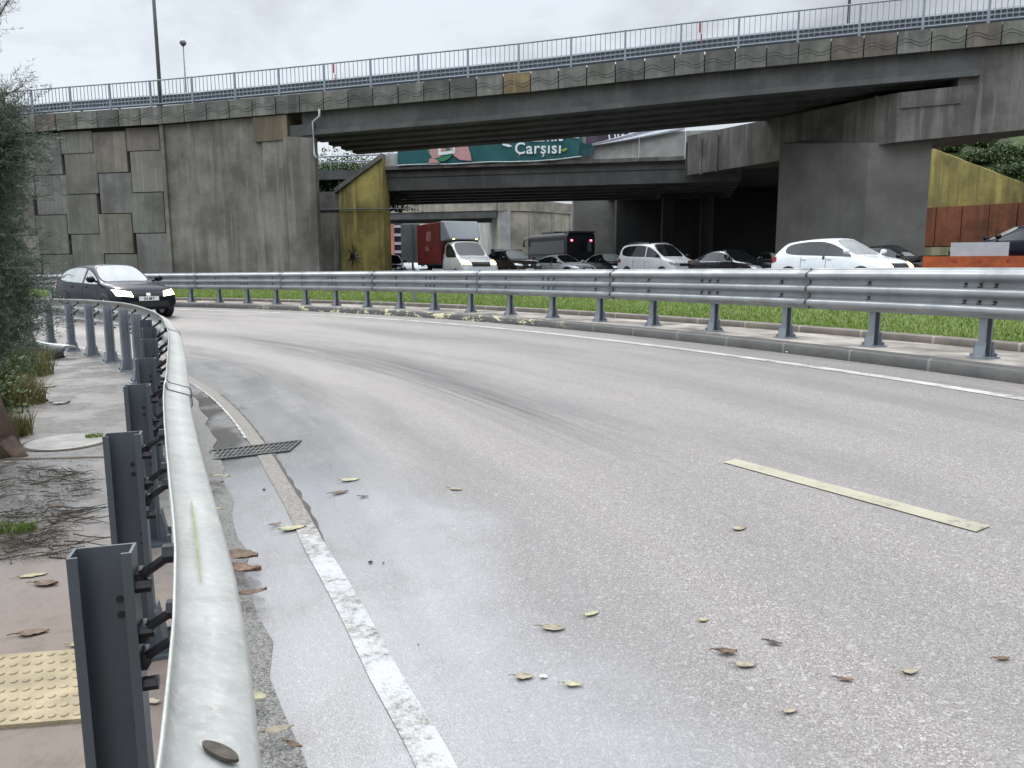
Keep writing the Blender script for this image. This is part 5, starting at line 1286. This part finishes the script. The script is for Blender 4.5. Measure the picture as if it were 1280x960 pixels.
# ------------------------------------------------------------------ things lying about
def ground_z(x, y):
    a_q, o_q = polar(x, y)
    if o_q > -6.95: return zroad(a_q, o_q) + .004
    return znear(a_q) + .002
tw = thing('twig_pile', 'pile of dead feathery twigs spread over the wet pavement', 'twigs', (*wp(60, 640), 0)); m = MB(); pk = random.Random(9)
for i in range(130):
    py_ = pk.choice((600, 615, 640, 655, 680, 690)) + pk.uniform(-14, 14); px_ = pk.uniform(-40, 95)
    x, y = wp(px_, py_); L_ = pk.uniform(.08, .32); th_ = pk.gauss(.12, .38); z = .006 + pk.uniform(0, .02)
    pts = [Vector((x + L_ * t * math.cos(th_) , y + L_ * t * math.sin(th_) + .02 * math.sin(t * 5 + i), z + .012 * math.sin(t * 3 + i))) for t in (0, .33, .66, 1)]
    m.tube(pts, [.0042, .0032, .0024, .0012], 5)
    if i % 2 == 0:
        d = pts[2] - pts[1]; s_ = Vector((-d.y, d.x, 0)) * pk.choice((-1, 1)); m.tube([pts[1], pts[1] + d * .5 + s_ * .4, pts[1] + d * 1.1 + s_ * .7], [.0024, .0018, .001], 4)
m.build('twigs', M['twig'], tw)
O = []; D = []
for i in range(420):
    py_ = pk.choice((596, 612, 640, 668, 690)) + pk.gauss(0, 10); x, y = wp(pk.uniform(-60, 75) + (25 if py_ < 625 else 0), py_); O.append((x, y, .008 + pk.uniform(0, .02))); th_ = pk.gauss(.1, .5); D.append((math.cos(th_), math.sin(th_), .0))
Vs = spray(0, np.array(O), np.array(D), .15, 18, .022, .0013, 0.0); Vs[:, 2] = np.maximum(Vs[:, 2], .004)
tris('dead_needles', Vs, np.arange(len(Vs)).reshape(-1, 3), mk('dead_needles', (.055, .05, .03), .85, 0, .4, 9), tw)
# fallen bumper piece
bpx = Vector((*wp(62, 447), 0)); fb_ = thing('bumper_piece', 'broken black and white car bumper lying on the pavement under the tamarisk', 'car bumper', tuple(bpx)); 
bd = Vector((.88, -.47, 0)).normalized(); bnn = Vector((-bd.y, bd.x, 0))
def bump_pt(t, s_):   # t along, s_ around the shell
    c = bpx + bd * (t * 1.15 - .75) + bnn * (.10 * (t * 2 - 1) ** 2); ang_ = rad(-35 + 175 * s_)
    rr = .145 * (1 - .35 * max(0, t - .8) * 5 * .6); return c + bnn * rr * math.cos(ang_) * -1 + Vector((0, 0, .09 + rr * math.sin(ang_) + .02 * math.sin(t * 6)))
for nm, s0, s1, mt in (('black_shell', .0, .62, 'black_paint'), ('white_strip', .62, 1.0, 'white_paint')):
    m = MB(); nu, nv = 22, 8
    for i in range(nu + 1):
        for j in range(nv + 1): m.v.append(tuple(bump_pt(i / nu, s0 + (s1 - s0) * j / nv)))
    for i in range(nu):
        for j in range(nv): k_ = i * (nv + 1) + j; m.f.append((k_, k_ + 1, k_ + nv + 2, k_ + nv + 1)); m.m.append(0)
    ob = m.build(nm, M[mt], fb_, smooth=True); sm = ob.modifiers.new('s', 'SOLIDIFY'); sm.thickness = .008
m = MB(); e0_ = bump_pt(.55, .3); m.tube([e0_ + Vector((0, 0, .05)), e0_ + Vector((-.05, .05, .22)), e0_ + Vector((-.16, .06, .34))], [.025, .02, .012], 6); m.build('bracket', M['black'], fb_)
# drain grate across the gutter
g0, g1, g2, g3 = [Vector((*wp(px_q, py_q), 0)) for px_q, py_q in ((256, 568), (362, 561), (377, 549), (262, 556))]
gz = ground_z(*(g0 + (g2 - g0) * .5).xy)
gt = thing('drain_grate', 'dark iron drain grate set across the white edge line in the wet gutter', 'drain grate', tuple((g0 + g2) / 2 + Vector((0, 0, gz))))
def gp_(u, v, z): p = g0 * (1 - u) * (1 - v) + g1 * u * (1 - v) + g2 * u * v + g3 * (1 - u) * v; a_q, o_q = polar(p.x, p.y); return Vector((p.x, p.y, zroad(a_q, o_q) + z))
m = MB()
for (ua, ub, va, vb) in ((0, 1, 0, .07), (0, 1, .93, 1), (0, .03, .07, .93), (.97, 1, .07, .93)): m.hexa([gp_(ua, va, .0), gp_(ub, va, .0), gp_(ub, vb, .0), gp_(ua, vb, .0)], [gp_(ua, va, .016), gp_(ub, va, .016), gp_(ub, vb, .016), gp_(ua, vb, .016)])
m.build('frame', M['dark_steel'], gt)
m = MB()
for i in range(17):
    u = .05 + .9 * i / 16; m.hexa([gp_(u, .07, .002), gp_(u + .022, .07, .002), gp_(u + .052, .93, .002), gp_(u + .03, .93, .002)], [gp_(u, .07, .013), gp_(u + .022, .07, .013), gp_(u + .052, .93, .013), gp_(u + .03, .93, .013)])
for v in (.35, .65): m.hexa([gp_(.03, v, .002), gp_(.97, v, .002), gp_(.97, v + .05, .002), gp_(.03, v + .05, .002)], [gp_(.03, v, .0125), gp_(.97, v, .0125), gp_(.97, v + .05, .0125), gp_(.03, v + .05, .0125)])
m.build('bars', mk('wet_grate_steel', (.13, .13, .125), .3, .5, .5, 14), gt)
m = MB(); m.add([gp_(.02, .05, .0055), gp_(.98, .05, .0055), gp_(.98, .95, .0055), gp_(.02, .95, .0055)], [(0, 1, 2, 3)]); m.build('pit', M['black'], gt)
# manhole cover on the pavement
mx_, my_ = wp(84, 553); mh = thing('manhole_cover', 'pale oval-looking concrete manhole cover in the wet pavement', 'manhole cover', (mx_, my_, .0))
m = MB(); m.tube([(mx_, my_, -.05), (mx_, my_, .010), (mx_, my_, .014)], [.30, .30, .29], 40); m.build('lid', mk('pale_concrete_lid', (.24, .23, .22), .4, 0, .3, 5, .3, 40), mh)
m = MB(); n_ = 40
for i in range(n_): 
    t = 2 * math.pi * i / n_
    for r_q, z in ((.302, .006), (.335, .006)): m.v.append((mx_ + r_q * math.cos(t), my_ + r_q * math.sin(t), z))
for i in range(n_): k_ = (i + 1) % n_; m.f.append((2 * i, 2 * i + 1, 2 * k_ + 1, 2 * k_)); m.m.append(0)
m.build('rim', M['soil'], mh)
x, y = wp(118, 548); tuft('grass_tuft', 'small green weed growing at the rim of the manhole cover', x, y, .07, .05, 160, .01, .04, .003, M['blade'], 'grass', z=.012)
# open joint across the pavement
m = MB(); pa_ = Vector((*wp(-60, 577), .0045)); pb_ = Vector((*wp(188, 570), .0045)); dv = (pb_ - pa_).normalized(); nv_ = Vector((-dv.y, dv.x, 0)); pk = random.Random(2); up, lo = [], []
for i in range(25): c = pa_.lerp(pb_, i / 24); w = pk.uniform(.010, .024) * (1.4 if 8 < i < 16 else 1); up.append(c + nv_ * w); lo.append(c - nv_ * w * .8)
m.v = [tuple(v) for v in up + lo]; m.f = [(25 + i, 26 + i, 1 + i, i) for i in range(24)]; m.m = [0] * 24
struct(m.build('pavement_joint', M['soil']))
# tactile paving flags, yellow with rows of domes
tq = [Vector((*wp(*q_), 0)) for q_ in ((-120, 922), (105, 903), (103, 815), (-120, 832))]
tfl = thing('tactile_paving', 'worn yellow tactile paving flag with raised domes beside the nearest post', 'paving', tuple((tq[0] + tq[2]) / 2))
def tpnt(u, v, z): p = tq[0] * (1 - u) * (1 - v) + tq[1] * u * (1 - v) + tq[2] * u * v + tq[3] * (1 - u) * v; return Vector((p.x, p.y, z))
m = MB(); m.hexa([tpnt(0, 0, -.03), tpnt(1, 0, -.03), tpnt(1, 1, -.03), tpnt(0, 1, -.03)], [tpnt(0, 0, .014), tpnt(1, 0, .014), tpnt(1, 1, .014), tpnt(0, 1, .014)])
mt_tac = mk('worn_yellow_tactile', (.26, .21, .13), .7, 0, .35, 7, .4, 60)
for i in range(14):
    for j in range(8):
        p = tpnt((i + .5) / 14, (j + .5) / 8, .0145); m.tube([p, p + Vector((0, 0, .003)), p + Vector((0, 0, .0045))], [.0125, .011, .006], 10)
m.build('flag', mt_tac, tfl)
# rusty reflector slot and grass blade on the near beam
def on_beam(px_q, py_q, z): 
    d = at(px_q, py_q, 2) - Vector((0, 0, 1.4)); s_ = (z - 1.4) / d.z; return Vector((d.x * s_, d.y * s_, z))
c_ = on_beam(270, 927, .872); a_q, o_q = polar(c_.x, c_.y); R_, T_ = Ru(a_q), Tu(a_q); nrm_ = (R_ * .75 + Vector((0, 0, .66))).normalized(); sl_ = (R_ * .66 - Vector((0, 0, .75))).normalized()
def beam_surface(a_q, off):   # height of the beam's upper shoulder at that offset
    t = np.linspace(0, 1, 400); hh = H1 / 4; best = .9
    x = off - nb(a_q) - .004
    for z in np.linspace(0, H1 / 4, 120):
        c = .5 - .5 * math.cos(2 * math.pi * 2 * (H1 - z) / H1); c = min(1, max(0, (c - .12) / .76)); c = c * c * (3 - 2 * c)
        if D1 * c >= x: best = znear(a_q) + .9 - z; break
    return best
def bsp(a_q, off, lift): return P(a_q, off, beam_surface(a_q, off) + lift)
m = MB(); ring = []; n_ = 20; offc = nb(a_q) + .055
for i in range(n_):
    t = 2 * math.pi * i / n_; ds = .026 * math.cos(t); dt = .011 * math.sin(t)
    # long axis lies obliquely across the shoulder
    oo = offc + ds * .75 - dt * .5; aa = a_q + math.degrees((-ds * .55 - dt * .8) / 28.9); ring.append((aa, oo))
m.v = [tuple(bsp(aa, oo, .0035)) for aa, oo in ring] + [tuple(bsp(aa, oo, .0075)) for aa, oo in ring] + [tuple(bsp(a_q + (aa - a_q) * .8, offc + (oo - offc) * .8, .0075)) for aa, oo in ring]
for i in range(n_): k_ = (i + 1) % n_; m.f += [(i, k_, n_ + k_, n_ + i), (n_ + i, n_ + k_, 2 * n_ + k_, 2 * n_ + i)]; m.m += [0, 0]
m.f.append(tuple(range(2 * n_, 3 * n_))); m.m.append(0)
m.build('reflector_slot', t_rust, gr)
ab_, ob_ = polar(*on_beam(232, 640, .9).xy); pts = []
for i in range(12):
    t = i / 11; pts.append(bsp(ab_ - 1.0 * t + .4, nb(ab_) + .012 + .066 * t, .006 + .004 * math.sin(t * 3)))
m = MB(); m.tube(pts, [.0010, .0016, .0018, .0019, .002, .002, .002, .002, .002, .0018, .0015, .0008], 5); tag(m.build('fallen_stalk', mk('pale_green_stalk', (.22, .26, .10), .6, 0, .2, 20)), 'single pale green grass stalk lying across the foreground guardrail', 'plant stalk')
# fallen leaves
lm = {'tan': mk('leaf_tan', (.24, .205, .15), .6, 0, .4, 30), 'yellow': mk('leaf_yellow', (.30, .28, .17), .55, 0, .35, 30), 'brown': mk('leaf_brown', (.10, .06, .033), .6, 0, .5, 30), 'red': mk('leaf_russet', (.13, .07, .045), .6, 0, .5, 30), 'dark': mk('leaf_wet_dark', (.035, .025, .018), .4, 0, .4, 30)}
def leaf(px_q, py_q, size, c, lab, curl=.3, asp=.42, seed=0, group=None, rot=None, name='fallen_leaf', onpave=False):
    size *= .72 if px_q > 600 else .9
    asp *= random.Random(seed).uniform(.75, 1.5)
    x, y = wp(px_q, py_q); z = ground_z(x, y)
    # settle on the real surface height
    d = at(px_q, py_q, 5) - Vector((0, 0, 1.4)); s_ = (z - 1.4) / d.z; x, y = d.x * s_, d.y * s_; z = ground_z(x, y) + .003
    pk = random.Random(seed * 7 + int(px_q)); th_ = rot if rot is not None else pk.uniform(-.5, .6); m = MB(); n_ = 9; rows = []
    for i in range(n_ + 1):
        t = i / n_; w = asp * size * .5 * (math.sin(math.pi * min(1, t ** .8)) ** .8) * (1 + pk.uniform(-.18, .18)); lx = (t - .5) * size; row = []
        for j, s__ in enumerate((-1, -.5, 0, .5, 1)):
            zz_ = .6 * curl * size * (.28 * abs(s__) ** 1.6 + .22 * (2 * t - 1) ** 2) * (1 + pk.uniform(-.3, .3))
            ly = w * s__; row.append((x + lx * math.cos(th_) - ly * math.sin(th_), y + lx * math.sin(th_) + ly * math.cos(th_), z + zz_))
        rows.append(row)
    for row in rows: m.v += row
    for i in range(n_):
        for j in range(4): k_ = i * 5 + j; m.f.append((k_, k_ + 5, k_ + 6, k_ + 1)); m.m.append(0)
    e = Vector(rows[0][2]); dv = Vector((math.cos(th_), math.sin(th_), 0)); m.tube([e + Vector((0, 0, .001)), e - dv * size * .16 + Vector((0, 0, .004)), e - dv * size * .32], [.0016, .0013, .001], 4)
    o = m.build(name, lm[c], smooth=True); o.modifiers.new('s', 'SOLIDIFY').thickness = .0012
    tag(o, lab, 'leaf', group); return o
LV = [(302, 697, .21, 'brown', 'large curled russet leaf against the gutter, the farther of two', .5), (304, 714, .22, 'red', 'large curled russet leaf against the gutter, the nearer of two', .5),
 (322, 872, .085, 'yellow', 'small curled yellow leaf in the gutter above the long tan leaf', .4), (348, 913, .10, 'tan', 'long tan leaf lying in the gutter near the bottom', .25), (368, 933, .065, 'brown', 'grey-brown curled leaf at the bottom of the gutter', .5),
 (316, 742, .13, 'brown', 'pale crumpled leaf in the gutter below the russet leaves', .4), (366, 661, .16, 'yellow', 'yellow-green leaf with a brown tip on the worn edge line', .2), (345, 656, .06, 'brown', 'small brown leaf scrap touching the yellow-green leaf on the edge line', .4),
 (276, 596, .16, 'tan', 'tan leaf beside the gutter puddle', .25), (268, 605, .14, 'dark', 'black wet leaf beside the gutter puddle', .3), (270, 637, .10, 'yellow', 'small yellow leaf half under the foreground guardrail', .3),
 (908, 815, .10, 'brown', 'dark brown curled leaf in the middle of the near lane', .6), (932, 831, .10, 'tan', 'thin tan leaf just below the dark brown curled leaf', .25), (968, 803, .075, 'dark', 'dark wet leaf right of the brown curled leaf', .4),
 (1057, 848, .07, 'brown', 'flat reddish leaf right of centre on the near lane', .15), (1138, 837, .08, 'tan', 'faint tan leaf near the lower right', .1), (1254, 820, .07, 'brown', 'brown leaf close to the right edge', .15), (988, 888, .07, 'tan', 'faint tan leaf lowest on the near lane', .1),
 (740, 767, .10, 'yellow', 'pale yellow leaf left of centre, the upper of a loose group', .1), (692, 785, .13, 'tan', 'long tan leaf left of the pale yellow leaf', .12), (655, 846, .09, 'tan', 'tan leaf beside a white scrap on the near lane', .15), (717, 856, .09, 'yellow', 'yellow-green leaf with a stalk at the lower centre', .15), (880, 774, .06, 'yellow', 'tiny pale leaf above the dark brown curled leaf', .1), (925, 658, .12, 'tan', 'faint tan leaf below the lane dash', .05),
 (438, 600, .14, 'yellow', 'pale leaf on the wet lane right of the drain grate', .1), (425, 616, .12, 'brown', 'thin brown leaf below the pale leaf on the wet lane', .2), (455, 621, .06, 'dark', 'small black leaf scrap on the wet lane', .3),
 (570, 611, .10, 'tan', 'faint tan leaf on the lane in the middle of the picture', .05), (42, 720, .13, 'yellow', 'yellow pointed leaf on the pavement below the twig pile', .15), (58, 731, .12, 'brown', 'brown curled leaf just below the yellow leaf on the pavement', .4), (42, 792, .12, 'brown', 'brown leaf with a long stalk above the tactile paving', .3),
 (2, 880, .06, 'dark', 'dark leaf on the tactile paving at the left edge', .3), (70, 633, .10, 'red', 'reddish leaf among the twigs', .2), (60, 484, .20, 'tan', 'pale tan leaf at the edge of the weeds', .3), (75, 505, .22, 'dark', 'dark wet leaf litter clump by the weeds', .4), (12, 578, .10, 'tan', 'pale scrap at the foot of the tamarisk trunk', .2), (95, 808, .06, 'yellow', 'small green-yellow leaf against the nearest post', .5), (190, 878, .07, 'tan', 'tan leaf between the nearest post and the guardrail beam', .3)]
for i, (px_q, py_q, s_, c, lab, cu) in enumerate(LV): leaf(px_q, py_q, s_, c, lab, cu, seed=i, rot=-.3 if i in (0, 1) else None)
x, y = wp(678, 846)
def scrap(px_q, py_q, s_, mat, lab, cat, name, z0=None):
    z = ground_z(*wp(px_q, py_q)) if z0 is None else z0; d = at(px_q, py_q, 5) - Vector((0, 0, 1.4)); k_ = (z - 1.4) / d.z; x, y = d.x * k_, d.y * k_
    pk = random.Random(int(px_q)); bm_ = bmesh.new(); bmesh.ops.create_icosphere(bm_, subdivisions=2, radius=s_)
    for v in bm_.verts: v.co = Vector((v.co.x * (1 + pk.uniform(-.3, .3)), v.co.y * (.7 + pk.uniform(-.25, .25)), v.co.z * .45 + s_ * .3))
    me = bpy.data.meshes.new(name); bm_.to_mesh(me); bm_.free(); me.materials.append(mat); o = link(name, me); o.location = (x, y, z); return tag(o, lab, cat)
paper = mk('white_paper', (.7, .7, .68), .6, 0, .15, 30); stone = mk('dark_stone', (.03, .03, .03), .7, 0, .4, 40)
scrap(679, 846, .012, paper, 'tiny white scrap beside a tan leaf on the near lane', 'litter', 'paper_scrap')
scrap(988, 443, .07, paper, 'crumpled white paper at the foot of the far kerb', 'litter', 'paper_scrap', zroad(28, -.6)); 
scrap(463, 703, .012, stone, 'dark pebble on the lane right of the edge line', 'pebble', 'pebble'); scrap(479, 704, .006, stone, 'smaller dark pebble right of its twin on the lane', 'pebble', 'pebble'); scrap(330, 612, .011, stone, 'dark pebble between the guardrail and the edge line', 'pebble', 'pebble'); scrap(523, 806, .004, stone, 'speck of dark grit in the wet lane', 'pebble', 'pebble')
m = MB(); x, y = wp(518, 395); a_q, o_q = polar(*at(518, 378, 21).xy); p = at(518, 378, 21)
m.box((p.x, p.y, zgrass(a_q, o_q) + .22), (.08, .08, .46)); m.box((p.x, p.y, zgrass(a_q, o_q) + .46), (.11, .11, .03)); tag(m.build('marker_post', M['post_far']), 'short grey marker post standing in the lawn behind the far guardrail', 'post')
EXPOSURE = 0.34

# ------------------------------------------------------------------ sky, sun, camera
W_ = bpy.data.worlds.new('World'); SC.world = W_; W_.use_nodes = True
nt = W_.node_tree; nt.nodes.clear()
o_ = nt.nodes.new('ShaderNodeOutputWorld'); bgn = nt.nodes.new('ShaderNodeBackground'); nt.links.new(bgn.outputs[0], o_.inputs[0])
SUN_EL, SUN_AZ = rad(48), rad(-35)          # azimuth from +Y towards +X; the bright part of the overcast is ahead to the left
sky = nt.nodes.new('ShaderNodeTexSky'); sky.sky_type = 'NISHITA'; sky.sun_disc = False; sky.sun_elevation = SUN_EL; sky.sun_rotation = SUN_AZ
def wn(typ, ins=None, **kw):
    nd = nt.nodes.new('ShaderNode' + typ)
    for k, v in kw.items(): setattr(nd, k, v)
    for k, v in (ins or {}).items():
        if isinstance(v, bpy.types.NodeSocket): nt.links.new(v, nd.inputs[k])
        else: nd.inputs[k].default_value = v
    return nd
tc = wn('TexCoord').outputs['Generated']
sp = wn('SeparateXYZ', {0: tc}); zc = wn('Math', {0: sp.outputs[2], 1: .0}, operation='MAXIMUM').outputs[0]
den = wn('Math', {0: zc, 1: .38}, operation='ADD').outputs[0]
px_ = wn('Math', {0: sp.outputs[0], 1: den}, operation='DIVIDE').outputs[0]; py_ = wn('Math', {0: sp.outputs[1], 1: den}, operation='DIVIDE').outputs[0]
cv = wn('CombineXYZ', {0: px_, 1: py_, 2: 0.3}).outputs[0]
n1 = wn('TexNoise', {'Vector': cv, 'Scale': 2.1, 'Detail': 9, 'Roughness': .58, 'Distortion': .35}).outputs[0]
n2 = wn('TexNoise', {'Vector': cv, 'Scale': 2.6, 'Detail': 6, 'Roughness': .6}).outputs[0]
nn = wn('Math', {0: n1, 1: wn('Math', {0: n2, 1: .22}, operation='MULTIPLY').outputs[0]}, operation='ADD').outputs[0]
# the overcast is thicker and greyer towards the right
th = wn('MapRange', {0: px_, 1: -1.4, 2: 1.2, 3: -.24, 4: .08}).outputs[0]
nn = wn('Math', {0: nn, 1: th}, operation='ADD').outputs[0]
ramp = wn('ValToRGB', {0: nn}); e = ramp.color_ramp.elements
e[0].position = .47; e[0].color = (.87, .94, 1.0, 1); e[1].position = .76; e[1].color = (.50, .52, .55, 1)
e2 = ramp.color_ramp.elements.new(.62); e2.color = (.68, .71, .75, 1)
gain = wn('MapRange', {0: zc, 1: .30, 2: .90, 3: 7.6, 4: 35.0}).outputs[0]
cl = wn('VectorMath', {0: ramp.outputs[0]}, operation='SCALE'); nt.links.new(gain, cl.inputs['Scale'])
mx = wn('Mix', {0: .9, 6: sky.outputs[0], 7: cl.outputs[0]}, data_type='RGBA')
nt.links.new(mx.outputs[2], bgn.inputs[0]); bgn.inputs[1].default_value = .10
sl = bpy.data.lights.new('sun', 'SUN'); sl.energy = 1.4; sl.angle = rad(18); sl.color = (1, .94, .86)
so = bpy.data.objects.new('sun', sl); COL.objects.link(so)
sd = Vector((math.sin(SUN_AZ) * math.cos(SUN_EL), math.cos(SUN_AZ) * math.cos(SUN_EL), math.sin(SUN_EL)))
so.rotation_euler = sd.to_track_quat('Z', 'Y').to_euler()
cam = bpy.data.cameras.new('camera'); cam.sensor_width = 36; cam.lens = 970 / 1280 * 36; cam.clip_end = 6000; cam.clip_start = .05
co = bpy.data.objects.new('camera', cam); COL.objects.link(co); SC.camera = co
pt = math.atan(148 / 970); rl = rad(.25)
fw = Vector((0, math.cos(pt), -math.sin(pt))); r0 = Vector((1, 0, 0)); u0 = r0.cross(fw)
r2 = r0 * math.cos(rl) - u0 * math.sin(rl); u2 = r0 * math.sin(rl) + u0 * math.cos(rl)
mw = Matrix((r2, u2, -fw)).transposed().to_4x4(); mw.translation = (0, 0, 1.4); co.matrix_world = mw
SC.render.engine = 'CYCLES'
SC.cycles.use_denoising = True; SC.cycles.max_bounces = 6; SC.cycles.use_adaptive_sampling = True; SC.cycles.adaptive_threshold = .015
SC.view_settings.view_transform = 'Standard'; SC.view_settings.look = 'None'; SC.view_settings.gamma = 1; SC.view_settings.exposure = EXPOSURE
